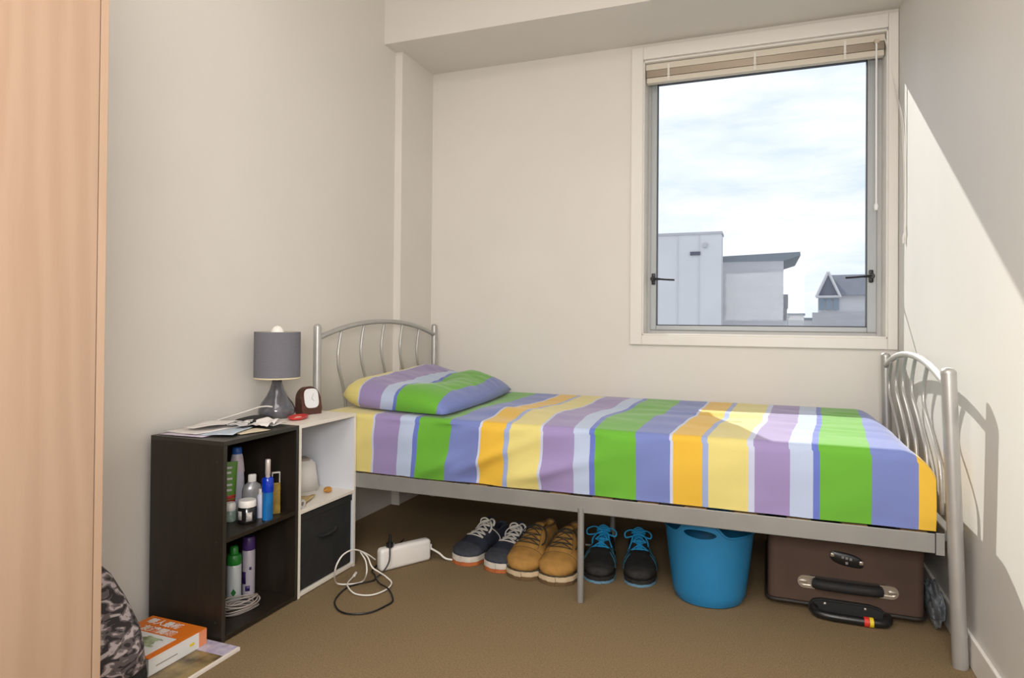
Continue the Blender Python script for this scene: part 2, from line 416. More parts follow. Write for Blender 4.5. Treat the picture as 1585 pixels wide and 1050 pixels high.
def prism(bm, poly, z0, z1, bev=0):
    t = bmesh.new()
    lo = [t.verts.new((x, y, z0)) for x, y in poly]; hi = [t.verts.new((x, y, z1)) for x, y in poly]
    t.faces.new(lo[::-1]); t.faces.new(hi)
    n = len(poly)
    for i in range(n): t.faces.new((lo[i], lo[(i + 1) % n], hi[(i + 1) % n], hi[i]))
    if bev:
        bmesh.ops.recalc_face_normals(t, faces=t.faces[:])
        bmesh.ops.bevel(t, geom=[e for e in t.edges if abs(e.verts[0].co.z - e.verts[1].co.z) < 1e-6], offset=bev, segments=2, affect='EDGES')
    join(bm, t)
    return bm

def mod_apply(o):
    dg = bpy.context.evaluated_depsgraph_get(); dg.update()
    me = bpy.data.meshes.new_from_object(o.evaluated_get(dg))
    old = o.data; o.modifiers.clear(); o.data = me; me.name = old.name
    return o

def solid(o, t, off=0):
    s = o.modifiers.new('thick', 'SOLIDIFY'); s.thickness = t; s.offset = off
    return o

# ------------------------------------------------------------------ room
XL, XR, YB, YR, ZC = -1.835, 0.5626, 3.374, -1.5, 2.72
struct('floor', box(B(), XL - .1, XR + .1, YR - .1, YB + .2, -0.1, 0), 'carpet', label='brown cut-pile carpet')
struct('ceiling', box(B(), XL - .1, XR + .1, YR - .1, YB + .2, ZC, ZC + .1), 'ceil')
struct('wall_left', box(B(), XL - .1, XL, YR, YB + .18, 0, ZC), 'wall', label='beige painted wall behind the shelves')
struct('wall_right', box(B(), XR, XR + .1, YR, YB + .18, 0, ZC), 'wall_r', label='beige painted wall with the slanting patch of sun')
struct('wall_rear', box(B(), XL, XR, YR - .1, YR, 0, ZC), 'wall')
WX0, WX1, WZ0, WZ1 = -0.583, 0.525, 0.908, 2.312
wb = B()
box(wb, XL, WX0, YB, YB + .18, 0, ZC); box(wb, WX1, XR, YB, YB + .18, 0, ZC)
box(wb, WX0, WX1, YB, YB + .18, 0, WZ0); box(wb, WX0, WX1, YB, YB + .18, WZ1, ZC)
struct('wall_back', wb, 'wall', label='beige painted wall around the window')
struct('trim_1', box(B(), XL, XR, 2.918, YB, 2.397, ZC), 'wall', label='boxed bulkhead along the top of the window wall')
struct('trim_2', box(B(), XL, -1.793, 3.03, YB, 0, 2.397), 'wall', label='narrow boxed column in the corner behind the headboard')
struct('baseboard_right', box(B(), XR - .011, XR, YR, YB, 0, .088, .003), 'trim', label='painted baseboard along the sunlit wall')
struct('baseboard_back', box(B(), -1.793, XR - .011, YB - .011, YB, 0, .088, .003), 'trim')
struct('baseboard_corner', box(B(), XL + .010, -1.782, 3.02, 3.03, 0, .075, .003), 'trim', label='short baseboard on the corner column')['kind'] = 'structure'

# window
win = bpy.data.objects.new('window_1', None); COL.objects.link(win); win.location = (0, YB, WZ0); win['kind'] = 'structure'
win['label'] = 'aluminium framed window with white painted casing'
cy0 = YB - .018
obj('casing', box(B(), -0.640, WX0 + .004, cy0, YB, 0.858, 2.378, .004), 'trim', win)
obj('casing', box(B(), WX1 - .004, XR - .001, cy0, YB, 0.858, 2.378, .004), 'trim', win)
obj('casing', box(B(), WX0 + .004, WX1 - .004, cy0, YB, 2.314, 2.378, .004), 'trim', win)
obj('casing', box(B(), WX0 + .004, WX1 - .004, cy0, YB, 0.858, WZ0, .004), 'trim', win)
jb = B()
box(jb, WX0, WX0 + .010, YB - .004, 3.50, WZ0, WZ1, .002); box(jb, WX1 - .010, WX1, YB - .004, 3.50, WZ0, WZ1, .002)
box(jb, WX0, WX1, YB - .004, 3.50, WZ1 - .010, WZ1, .002); box(jb, WX0, WX1, YB - .004, 3.50, WZ0, WZ0 + .008, .002)
obj('jamb_lining', jb, 'trim', win)
GX0, GX1, GZ0, GZ1 = -0.527, 0.455, 0.957, 2.232
fr = B(); FY0, FY1 = 3.488, 3.552
box(fr, WX0 + .008, GX0 - .030, FY0 + .012, FY1, WZ0 + .006, WZ1 - .006, .002); box(fr, GX1 + .040, WX1 - .008, FY0 + .012, FY1, WZ0 + .006, WZ1 - .006, .002)
box(fr, GX0 - .03, GX1 + .04, FY0 + .012, FY1, GZ1 + .030, WZ1 - .006, .002); box(fr, GX0 - .03, GX1 + .04, FY0 + .012, FY1, WZ0 + .006, GZ0 - .024, .002)
obj('outer_frame', fr, 'alu_l', win)
sa = B()
box(sa, GX0 - .030, GX0, FY0, FY1 - .006, GZ0 - .024, GZ1 + .030, .003); box(sa, GX1, GX1 + .040, FY0, FY1 - .006, GZ0 - .024, GZ1 + .030, .003)
box(sa, GX0, GX1, FY0, FY1 - .006, GZ1, GZ1 + .030, .003); box(sa, GX0, GX1, FY0, FY1 - .006, GZ0 - .024, GZ0, .003)
obj('sash', sa, 'alu', win)
gk = B(); g = .005
box(gk, GX0, GX0 + g, FY0 + .008, FY0 + .03, GZ0, GZ1); box(gk, GX1 - g, GX1, FY0 + .008, FY0 + .03, GZ0, GZ1)
box(gk, GX0, GX1, FY0 + .008, FY0 + .03, GZ1 - g * 1.6, GZ1); box(gk, GX0, GX1, FY0 + .008, FY0 + .03, GZ0, GZ0 + g)
obj('gasket', gk, 'gasket', win)
obj('pane', box(B(), GX0 + .002, GX1 - .002, 3.516, 3.520, GZ0 + .002, GZ1 - .002), 'glass', win)
def latch(x, z, d):
    b = B(); box(b, x - .010, x + .010, FY0 - .010, FY0, z - .030, z + .030, .005)
    h = obj('latch', b, 'latch', win, 40, label='black cam handle')
    b = B(); lathe(b, [(0, 0), (.013, 0), (.013, .022), (.009, .026), (0, .026)], seg=14)
    b.transform(Matrix.Translation((x, FY0 - .010, z)) @ Matrix.Rotation(pi / 2, 4, 'X'))
    tube(b, smooth_path([(x, FY0 - .030, z), (x + d * .03, FY0 - .034, z - .002), (x + d * .075, FY0 - .038, z - .006), (x + d * .112, FY0 - .040, z - .008)], 4), [.009] * 5 + [.007] * 8, 8, flat=0.7)
    obj('lever', b, 'latch', h, 40)
latch(GX0 - .013, 1.200, 1); latch(GX1 + .016, 1.198, -1)

# raised venetian blind
bl = thing('venetian_blind', 'raised cream venetian blind bunched at the top of the window', 'blind', (0, 3.41, 2.20))
BX0, BX1 = WX0 + .011, WX1 - .012
hb = B(); box(hb, BX0, BX1, 3.392, 3.438, 2.268, 2.300, .003); obj('head_rail', hb, 'blind', bl)
for k in range(9):
    sl = B(); z = 2.2335 + k * .0037
    vs = []
    for i in range(5):
        y = 3.3925 + i * .0105; zz = z + .0018 * sin(pi * i / 4)
        vs.append([sl.verts.new((BX0 + .004, y, zz)), sl.verts.new((BX1 - .004, y, zz))])
    grid_faces(sl, vs)
    solid(obj('slat', sl, 'slat', bl, True), .0030, 0)
obj('bottom_rail', box(B(), BX0 + .003, BX1 - .003, 3.396, 3.434, 2.203, 2.231, .005), 'blind', bl)
for x in (BX0 + .115, -.045, BX1 - .165):
    b = B(); box(b, x - .005, x + .005, 3.3905, 3.3925, 2.205, 2.290)
    lathe(b, [(0, 0), (.008, 0), (.006, .006), (0, .007)], seg=10) if False else None
    t = bmesh.new(); lathe(t, [(0, 0), (.008, 0), (.006, .006), (0, .007)], seg=10)
    join(b, t, Matrix.Translation((x, 3.3915, 2.236)) @ Matrix.Rotation(pi / 2, 4, 'X'))
    obj('ladder_tape', b, 'cord', bl)
b = B(); tube(b, [(0.476, 3.383, 2.262), (0.477, 3.381, 1.52)], .0042, 8)
t = bmesh.new(); lathe(t, [(0, 0), (.007, 0), (.009, .02), (.005, .032), (0, .033)], 0.477, 3.381, seg=10)
t.transform(Matrix.Translation((0, 0, 1.492))); join(b, t)
w_ = obj('tilt_wand', b, 'clear', bl, 40)
b = B(); box(b, 0.466, 0.488, 3.375, 3.393, 2.256, 2.274, .003); obj('wand_hook', b, 'slat', w_)
b = B(); tube(b, smooth_path([(0.505, 3.388, 2.285), (0.520, 3.362, 2.20), (0.545, 3.34, 2.02), (0.5535, 3.22, 1.85), (0.5555, 3.19, 1.60), (0.556, 3.20, 1.36)], 6), .0018, 6)
tube(b, smooth_path([(0.507, 3.388, 2.285), (0.524, 3.362, 2.20), (0.547, 3.35, 2.02), (0.5540, 3.25, 1.85), (0.556, 3.205, 1.60), (0.556, 3.204, 1.36)], 6), .0018, 6)
pc = obj('pull_cord', b, 'cord', bl)
b = B(); lathe(b, [(0, 1.315), (.006, 1.317), (.0058, 1.345), (.002, 1.362), (0, 1.363)], 0.5555, 3.202, seg=8); obj('tassel', b, 'white', pc, 40)

# ------------------------------------------------------------------ outside
b = B(); vs = [b.verts.new(p) for p in ((-400, 14, -14), (400, 14, -14), (400, 900, -14), (-400, 900, -14))]; b.faces.new(vs)
tag(obj('street_ground', b, 'ext_ground'), 'hazy city ground far below the window', kind='structure')
bA = thing('apartment_block', 'tall pale panelled building at left in the window with a dark vent', 'building', (-4.5, 33, -14))
obj('wall', box(B(), -9.0, -1.80, 31.2, 32.4, -14, 5.05), 'ext_white', bA)
obj('parapet', box(B(), -9.05, -1.76, 31.15, 32.45, 5.05, 5.16), 'ext_grey', bA)
for k in range(7):
    b = B(); box(b, -8.5 + k * .95, -8.46 + k * .95, 31.17, 31.2, -14, 5.05); obj('panel_joint', b, 'ext_joint', bA)
obj('wall_vent', box(B(), -3.17, -2.72, 31.12, 31.2, 4.10, 4.26, .01), 'ext_dark', bA)
b = B(); box(b, -2.60, -2.42, 31.08, 31.2, 4.44, 4.64, .02); obj('wall_light', b, 'ext_grey', bA)
bB = thing('flat_roofed_block', 'grey block building with an overhanging flat roof seen mid window', 'building', (-0.5, 33, -14))
obj('wall', box(B(), -1.93, 0.845, 32.5, 38, -14, 4.06), 'ext_grey', bB)
b = B()
prof = [(-1.90, 4.14), (1.54, 4.26), (1.56, 4.10), (0.88, 3.88), (-1.90, 3.88)]
lo = [b.verts.new((x, 32.47, z)) for x, z in prof]; hi = [b.verts.new((x, 38.4, z)) for x, z in prof]
b.faces.new(lo); b.faces.new(hi[::-1])
for i in range(5): b.faces.new((lo[i], lo[(i + 1) % 5], hi[(i + 1) % 5], hi[i]))
obj('roof', b, 'ext_roof', bB)
for z in [k * .42 - 1.0 for k in range(11)]:
    b = B(); box(b, -1.80, 0.82, 32.485, 32.5, z, z + .03); obj('course', b, 'ext_joint', bB)
b = B(); box(b, .82, 1.02, 33.0, 34.5, -14, 1.7); o = obj('stair_box', b, 'ext_white', bB)
b = B(); box(b, .84, 1.0, 32.95, 33.0, 1.15, 2.35); box(b, .86, 1.06, 33.0, 34, 1.7, 2.35); obj('stair_window', b, 'ext_dark', bB)
# gabled tower
gt = thing('gabled_tower', 'grey tower with a steep gabled slate roof low at right in the window', 'building', (4.05, 42, -14.62), radians(-8))
def L(f): return f
b = B(); box(b, -1.25, 2.9, -2, 2, 0, 16.25); obj('lower_wall', b, 'ext_grey', gt, world=False)
b = B(); box(b, -.98, 2.6, -1.7, 1.7, 16.25, 17.35); obj('upper_wall', b, 'ext_white', gt, world=False)
b = B()
v = [b.verts.new(p) for p in ((-1.02, -1.9, 17.15), (0.12, -1.9, 17.15), (-0.45, -1.9, 18.45), (-1.02, 1.9, 17.15), (0.12, 1.9, 17.15), (-0.45, 1.9, 18.45))]
b.faces.new((v[0], v[1], v[2])); b.faces.new((v[3], v[5], v[4])); b.faces.new((v[0], v[2], v[5], v[3])); b.faces.new((v[1], v[4], v[5], v[2])); b.faces.new((v[0], v[3], v[4], v[1]))
obj('gable', b, 'ext_slate', gt, world=False)
b = B()
v = [b.verts.new(p) for p in ((-0.30, -2.0, 17.2), (3.0, -2.0, 17.2), (2.3, 0, 18.45), (-0.45, 0, 18.45), (-0.30, 2.0, 17.2), (3.0, 2.0, 17.2))]
b.faces.new((v[0], v[1], v[2], v[3])); b.faces.new((v[4], v[3], v[2], v[5])); b.faces.new((v[1], v[5], v[2])); b.faces.new((v[0], v[3], v[4])); b.faces.new((v[0], v[4], v[5], v[1]))
obj('roof', b, 'ext_slate', gt, world=False)
for a, c in (((-1.06, -2.0, 17.1), (-0.45, -2.0, 18.5)), ((-0.45, -2.0, 18.5), (0.16, -2.0, 17.1)), ((-1.06, -2.0, 17.12), (0.16, -2.0, 17.12))):
    b = B(); tube(b, [a, c], .07, 4); obj('barge_board', b, 'ext_white', gt, world=False)
for k in range(3):
    b = B(); box(b, -0.93 + k * .36, -0.65 + k * .36, -1.78, -1.7, 16.4, 17.05); obj('window', b, 'ext_glass', gt, world=False)
for k in range(3):
    b = B(); box(b, .35 + k * .75, .95 + k * .75, -2.05, -2.0, 13.2, 15.5); obj('window', b, 'ext_glass', gt, world=False)
for k, (x, y, w, h, m) in enumerate([(2.0, 120, 3.6, 2.3, 'ext_grey'), (5.4, 130, 2.6, 2.9, 'ext_white'), (8.0, 140, 2.2, 2.2, 'ext_grey'), (-1.5, 125, 3.0, 1.6, 'ext_roof')]):
    o = thing('low_building', ['low grey far building at the foot of the window, nearest the flat-roofed block', 'low pale far building between the flat-roofed block and the tower',
                               'low grey far building just beside the gabled tower', 'dark low roofed far building behind the flat-roofed block'][k], 'building', (x, y, -14), 0, 'distant low buildings')
    obj('wall', box(B(), -w / 2, w / 2, -3, 3, 0, 14 + h - .4), m, o, world=False)
    obj('roof', box(B(), -w / 2 - .15, w / 2 + .15, -3.2, 3.2, 14 + h - .4, 14 + h), 'ext_roof', o, world=False)

# ------------------------------------------------------------------ wardrobe
wd = thing('wardrobe', 'tall beech veneer wardrobe cut off by the photo edge', 'wardrobe', (-1.53, 0.53, 0))
H = 2.25
obj('side_panel', box(B(), -1.825, -1.233, .922, .9395, 0, H, .0012), 'veneer_edge', wd)
obj('side_panel', box(B(), -1.825, -1.233, .120, .1375, 0, H, .0012), 'veneer_edge', wd)
obj('top_panel', box(B(), -1.825, -1.252, .1375, .922, H - .018, H), 'veneer', wd)
obj('back_panel', box(B(), -1.825, -1.815, .1375, .922, .05, H - .018), 'veneer', wd)
obj('plinth', box(B(), -1.27, -1.252, .1375, .922, 0, .058), 'veneer', wd)
obj('base_panel', box(B(), -1.815, -1.252, .1375, .922, .06, .078), 'veneer', wd)
for y0, y1, hy in ((.141, .5285, .505), (.5315, .9185, .555)):
    dr = obj('door', box(B(), -1.249, -1.230, y0, y1, .062, H - .002, .0015), 'veneer', wd)
    b = B(); tube(b, smooth_path([(-1.230, hy, .98), (-1.205, hy, .985), (-1.203, hy, 1.04), (-1.205, hy, 1.095), (-1.230, hy, 1.10)], 5), .005, 8)
    obj('handle', b, 'chrome', dr, True)

# ------------------------------------------------------------------ bed
bed = thing('single_bed', 'silver metal single bed frame with arched head and foot ends', 'bed', (-.6, 2.74, 0))
YN, YF = 2.218, 3.263
def post(x, y, xb, yb, zt, r):
    b = B(); n = 10
    P = [(xb + (x - xb) * t, yb + (y - yb) * t, zt * t) for t in (0, .02, .3, .6, .9, 1)]
    tube(b, P, r, 16)
    t = bmesh.new(); lathe(t, [(r * 1.0, 0), (r * .98, .006), (r * .75, .013), (r * .4, .0165), (0, .018)], x, y, seg=16, cap=False)
    t.transform(Matrix.Translation((0, 0, zt - .001))); join(b, t)
    o = obj('post', b, 'steel', bed, 50)
    return o
HX = -1.712; FXT = .498; FXB = .526
post(HX, 2.238, HX, 2.238, .938, .0165); post(HX, YF, HX, YF, .938, .0165)
post(FXT, YN, FXB, 2.205, .832, .0205); post(FXT, YF, FXB - .01, YF, .832, .0185)
def arch(y0, y1, x, z0, zp, r):
    b = B(); P = []
    for i in range(25):
        t = i / 24; P.append((x, y0 + (y1 - y0) * t, z0 + (zp - z0) * (1 - abs(2 * t - 1) ** 2.1)))
    tube(b, P, r, 12)
    return obj('arch_rail', b, 'steel', bed, 50), lambda y: z0 + (zp - z0) * (1 - abs(2 * (y - y0) / (y1 - y0) - 1) ** 2.1)
_, az = arch(2.238, YF, HX, .895, .966, .0115)
for y in (2.403, 2.575, 2.747, 2.919, 3.091):
    b = B(); zt = az(y) - .006
    P = [(HX, y, zt), (HX, y - .014, zt - .05), (HX, y - .024, zt - .11), (HX, y - .016, zt - .17), (HX, y + .012, zt - .24), (HX, y + .032, zt - .31), (HX, y + .036, zt - .37), (HX, y + .034, .40)]
    tube(b, smooth_path(P, 4), .0065, 8); obj('spindle', b, 'steel', bed, True)
_, fz = arch(YN, YF, FXT, .790, .862, .0115)
for y in (2.474, 2.655, 2.815, 2.958, 3.11):
    b = B(); zt = fz(y) - .006
    P = [(FXT, y, zt), (FXT, y + .035, zt - .04), (FXT, y + .062, zt - .09), (FXT, y + .045, zt - .14), (FXT + .001, y - .04, zt - .20), (FXT + .002, y - .105, zt - .25), (FXT + .004, y - .15, zt - .31), (FXT + .006, y - .16, .40)]
    tube(b, smooth_path(P, 4), .0065, 8); obj('spindle', b, 'steel', bed, True)
for x, n in ((HX, 0), (FXT + .012, 1)):
    obj('end_rail', box(B(), x - .013, x + .013, YN + .03, YF - .012, .340, .372, .003), 'rail', bed)
def rail_b(y0, y1, lip):
    b = B(); box(b, -1.700, .468, y0, y1, .310, .367, .002)
    if lip: box(b, -1.700, .468, y1, y1 + .03, .310, .313)
    else: box(b, -1.700, .468, y0 - .03, y0, .310, .313)
    return b
sr = obj('side_rail', rail_b(2.2165, 2.2195, True), 'rail', bed)
obj('rail_bracket', box(B(), .468, .490, 2.2155, 2.2215, .306, .369, .001), 'rail', sr)
obj('rail_seam', box(B(), .4655, .4685, 2.2158, 2.2200, .309, .367), 'latch', sr)
obj('side_rail', rail_b(YF - .002, YF + .001, False), 'rail', bed)
obj('centre_rail', box(B(), -1.690, .480, 2.73, 2.75, .325, .350, .002), 'rail', bed)
for y in (2.221, 2.74, YF - .006):
    b = B(); tube(b, [(-.588, y, .001), (-.588, y, .326)], .0115, 12)
    obj('support_leg', b, 'rail', bed, 50)
for k in range(14):
    x = -1.60 + k * .155
    obj('bed_slat', box(B(), x - .035, x + .035, 2.224, YF - .006, .352, .366, .002), 'pine', bed)

# mattress + fitted sheet
mt = B(); box(mt, -1.672, .452, 2.232, 3.245, .367, .505, .02, 3)
tag(obj('mattress', mt, 'matt', smooth=True), 'brown edged mattress hidden under the striped sheet', 'mattress')

GREEN, BLUE, PURP = lin(104, 171, 57), lin(117, 130, 188), lin(153, 138, 183)
PALE, LT, GOLD = lin(180, 194, 220), lin(194, 200, 224), lin(224, 181, 65)
GB, PY, DB = lin(152, 167, 208), lin(219, 205, 128), lin(103, 118, 194)
stops = [(-1.80, PY), (-1.437, LT), (-1.427, PURP), (-1.318, PALE), (-1.252, DB), (-1.229, GREEN), (-1.098, BLUE), (-.979, LT), (-.971, GOLD),
         (-.880, GB), (-.858, PY), (-.747, LT), (-.736, PURP), (-.626, PALE), (-.566, DB), (-.545, GREEN), (-.406, BLUE), (-.292, LT), (-.284, GOLD),
         (-.188, GB), (-.172, PY), (-.047, LT), (-.037, PURP), (.074, PALE), (.132, DB), (.155, GREEN), (.298, BLUE), (.413, LT), (.421, GOLD)]
M['sheet'] = ramp_mat('striped_cotton', stops, 'X', -1.80, .60, rough=.85)
SZ0, SZ1 = .372, .600
def g2(x, c, w): return exp(-((x - c) / w) ** 2)
def sheet_mesh():
    bm = B(); uvl = bm.loops.layers.uv.new('UVMap')
    NX = 250
    sec = []            # (kind, y, z) around: near face up, top, far face down
    rr = .022
    for i in range(15): sec.append((0, 2.224, SZ0 + (SZ1 - rr - SZ0) * i / 14))
    for i in range(1, 7):
        a = pi - (pi / 2) * i / 6; sec.append((1, 2.224 + rr + rr * cos(a), SZ1 - rr + rr * sin(a)))
    for i in range(1, 45): sec.append((2, 2.224 + rr + (3.257 - 2 * rr - 2.224) * i / 44, SZ1))
    for i in range(1, 7):
        a = (pi / 2) * (1 - i / 6); sec.append((3, 3.257 - rr + rr * cos(a), SZ1 - rr + rr * sin(a)))
    for i in range(1, 9): sec.append((4, 3.257, SZ1 - rr - (SZ1 - rr - SZ0) * i / 8))
    X0, X1 = -1.688, .470
    cols = []; us = []
    for ix in range(NX + 1):
        x = X0 + (X1 - X0) * ix / NX
        eR = max(0, (x - .375) / (X1 - .375)); eL = max(0, (X0 + .03 - x) / .03)
        fR = 1 - .26 * eR ** 2.0 - .10 * max(0, eR - .8) * 5 * .3
        fL = 1 - .12 * eL ** 2
        col = []; uc = []
        for k, y, z in sec:
            zz = SZ0 + (z - SZ0) * fR * fL
            t = (z - SZ0) / (SZ1 - SZ0); yy = y; s = x
            ty = (y - 2.224) / (3.257 - 2.224)
            # woven stripes run a little skewed across the top
            if k >= 2:
                sk = .08 * max(0, min(1, (x + .70) / .8)) * min(1, ty * 1.1)
                s = x - sk + .010 * noise.noise((x * 3, y * 4, 7)) * min(1, ty * 4)
                s += .035 * g2(x, -.75, .35) * g2(ty, .35, .22) - .02 * g2(x, -.25, .25) * g2(ty, .45, .2)
            if k == 0:
                s = x - .004 + .022 * (1 - t) * g2(x, -1.1, .35) + .012 * noise.noise((x * 4, t * 1.3, 3)) * g2(x, -.95, .3)
                amp = .006 + .010 * g2(x, -1.0, .40)
                d = noise.noise((x * 7 - t * 1.6, t * 2.0 + x * 2.2, 1.7)) * amp + .006 * sin((x * 1.0 - t * .20) * 40 + 3 * noise.noise((x * 3, t * 2, 8))) * g2(x, -.98, .25) * sin(pi * t)
                ridge = .022 * (g2((t - .45) - (x + .93) * 1.9, 0, .10) * g2(x, -.93, .17) + .8 * g2((t - .30) - (x + .72) * 1.3, 0, .09) * g2(x, -.72, .16) + .7 * g2((t - .25) - (x + 1.13) * 2.2, 0, .10) * g2(x, -1.13, .12))
                tk = .006 * g2(t, 0.06, .07)
                yy = y - max(-.007, d + ridge) - .006 * sin(pi * t) + tk * .3
                if x < -1.47: yy = max(yy, 2.2165)
            if k == 1: yy = y + noise.noise((x * 9, 0, 5)) * .002
            if k in (1, 2, 3):
                w = min(1, ty * 6) * min(1, (1 - ty) * 8) if k == 2 else .25
                zz += (.007 * noise.noise((x * 2.4, y * 2.6, 2)) + .004 * noise.noise((x * 7 + y * 2, y * 9, 4))) * w
                zz += .007 * noise.noise((x * 3.5, y * 22, 9)) * w * g2(x, .25, .3)
                zz += .010 * g2(y - 2.80, 0.02 * sin(x * 9), .028) * g2(x, -.15, .22) * w
                zz += .016 * g2(x, -.98, .14) * g2(ty, .28, .10)
            col.append(bm.verts.new((x, yy, zz))); uc.append(s)
        cols.append(col); us.append(uc)
    n = len(sec)
    def face(vs, ss):
        f = bm.faces.new(vs)
        for l, s in zip(f.loops, ss): l[uvl].uv = (s, 0)
    for i in range(NX):
        for j in range(n - 1):
            face((cols[i][j], cols[i + 1][j], cols[i + 1][j + 1], cols[i][j + 1]), (us[i][j], us[i + 1][j], us[i + 1][j + 1], us[i][j + 1]))
    # end faces
    for c, s in ((cols[0], -1.7), (cols[-1], .5)):
        m2 = n // 2
        for j in range(m2):
            a, b2, c2, d2 = c[j], c[j + 1], c[n - 2 - j], c[n - 1 - j]
            if len({a, b2, c2, d2}) == 4: face((a, b2, c2, d2), (s,) * 4)
            elif len({a, b2, c2, d2}) == 3: face((a, b2, d2), (s,) * 3)
    return bm
so = obj('fitted_sheet', sheet_mesh(), M['sheet'], smooth=60)
tag(so, 'striped fitted sheet in green, blue, purple and yellow over the mattress', 'bed sheet')

# pillow
pst = [(-1.2, PY), (-.80, PY), (-.68, LT), (-.65, PURP), (-.20, PALE), (.05, DB), (.12, GREEN), (.86, BLUE)]
M['pillow'] = ramp_mat('striped_pillowcase', pst, 'X', -1.2, 1.2, rough=.85)
def pillow_mesh():
    bm = B(); uvl = bm.loops.layers.uv.new('UVMap')
    N = 44; Mv = 60
    def corner(u, v):
        # four corners of the pillow seen from above, bilinear with bulging edges
        A, Bq, Cq, D = Vector((-1.655, 2.335)), Vector((-1.130, 2.245)), Vector((-1.235, 3.225)), Vector((-1.675, 3.225))
        p = (u + 1) / 2; q = (v + 1) / 2
        P = A * (1 - p) * (1 - q) + Bq * p * (1 - q) + Cq * p * q + D * (1 - p) * q
        P.x += .030 * u * (1 - v * v); P.y += .012 * v * (1 - u * u)
        return P
    rows_t, rows_b = [], []
    for i in range(N + 1):
        u = -1 + 2 * i / N; rt_, rb_ = [], []
        for j in range(Mv + 1):
            v = -1 + 2 * j / Mv
            P = corner(u, v)
            prof = max(0, (1 - abs(u) ** (3.0 if u > 0 else 9))) ** (.55 if u > 0 else .36) * max(0, (1 - abs(v) ** 7)) ** .40
            lift = .614 + .030 * max(0, -u) ** 2.5 + .035 * max(0, -u) * (v + 1) / 2 + .012 * g2(u, -.9, .5)
            th = (.090 - .018 * max(0, -u) ** 2) * prof * (1 + .14 * noise.noise((u * 1.6, v * 1.8, 3)))
            th -= .022 * g2(u + .12 * v, .10, .25) * g2(v, .0, .40) * prof
            th += .020 * g2(u, .25, .35) * g2(v, .62, .35) * prof
            wr = .0045 * noise.noise((u * 3.5, v * 9, 2)) * prof + .004 * noise.noise((u * 11, v * 7 + u * 5, 6)) * g2(u, .7, .35) * prof
            zt = lift + th + wr
            zb = max(.609, lift - .045 * prof)
            edge = i in (0, N) or j in (0, Mv)
            vt = bm.verts.new((P.x, P.y, zt))
            rt_.append(vt); rb_.append(vt if edge else bm.verts.new((P.x, P.y, min(zb, zt - .002))))
        rows_t.append(rt_); rows_b.append(rb_)
    def uvx(i, j):
        u = -1 + 2 * i / N; v = -1 + 2 * j / Mv
        return u + .03 * noise.noise((u * 2, v * 3, 1)) + .10 * (v + 1) + .09 * g2(v, -.45, .4) * g2(u, .65, .3)
    for i in range(N):
        for j in range(Mv):
            f = bm.faces.new((rows_t[i][j], rows_t[i + 1][j], rows_t[i + 1][j + 1], rows_t[i][j + 1]))
            for l, (a, c) in zip(f.loops, ((i, j), (i + 1, j), (i + 1, j + 1), (i, j + 1))): l[uvl].uv = (uvx(a, c), 0)
            vs = (rows_b[i][j], rows_b[i][j + 1], rows_b[i + 1][j + 1], rows_b[i + 1][j])
            try:
                f = bm.faces.new(vs)
                for l, (a, c) in zip(f.loops, ((i, j), (i, j + 1), (i + 1, j + 1), (i + 1, j))): l[uvl].uv = (uvx(a, c), 0)
            except ValueError: pass
    return bm
pw = obj('pillow', pillow_mesh(), M['pillow'], smooth=True)
tag(pw, 'plump pillow in a striped case leaning at the headboard', 'pillow')

# ------------------------------------------------------------------ cube shelves
SX0, SX1, SZT = -1.800, -1.504, .603
def shelf_unit(name, label, y0, y1, mw, me, mback, midz, th, mside=None):
    t = thing(name, label, 'shelf', ((SX0 + SX1) / 2, (y0 + y1) / 2, 0))
    bv = .0008
    def pnl(n, x0, x1, ya, yb, z0, z1, m=mw):
        return obj(n, box(B(), x0, x1, ya, yb, z0, z1, bv), m, t)
    sp_ = [pnl('side_panel', SX0, SX1 - .001, y0, y0 + th, 0, SZT - th, mside or mw), pnl('side_panel', SX0, SX1 - .001, y1 - th, y1, 0, SZT - th, mside or mw)]
    for o_, ya in zip(sp_, (y0, y1 - th)): obj('edge_band', box(B(), SX1 - .001, SX1, ya, ya + th, 0, SZT - th), me, o_)
    pnl('top_panel', SX0, SX1, y0, y1, SZT - th, SZT, me)
    pnl('base_panel', SX0, SX1, y0 + th, y1 - th, .004, .004 + th)
    pnl('shelf_board', SX0 + .006, SX1 - .001, y0 + th, y1 - th, midz - th, midz)
    pnl('back_panel', SX0 + .001, SX0 + .005, y0 + th, y1 - th, .004 + th, SZT - th, mback)
    return t
sb = shelf_unit('black_cube_shelf', 'black two-tier cube shelf holding toiletries', 1.5305, 1.8715, 'black_wood', 'black_edge', 'black_wood', .3095, .0135)
for z in (.06, .30, .54):
    b = B(); lathe(b, [(.0035, 0), (.0035, .001), (0, .0012)], seg=8); b.transform(Matrix.Translation((-1.53, 1.5305, z)) @ Matrix.Rotation(pi / 2, 4, 'X'))
    obj('screw_cap', b, 'black_edge', sb)
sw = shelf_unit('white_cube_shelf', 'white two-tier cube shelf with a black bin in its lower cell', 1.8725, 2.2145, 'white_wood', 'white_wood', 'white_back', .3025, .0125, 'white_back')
bn = thing('fabric_bin', 'black fabric bin filling the lower cell of the white shelf', 'storage bin', (-1.65, 2.043, .0175))
b = B(); box(b, -1.785, -1.512, 1.888, 2.199, .0175, .284, .006)
for f in [f for f in b.faces if f.normal.z > .9 and f.calc_area() > .02]: b.faces.remove(f)
obj('body', b, 'black_fabric', bn)
b = B(); box(b, -1.512, -1.5095, 1.888, 2.199, .262, .284, .001); obj('top_hem', b, 'black_fabric', bn)
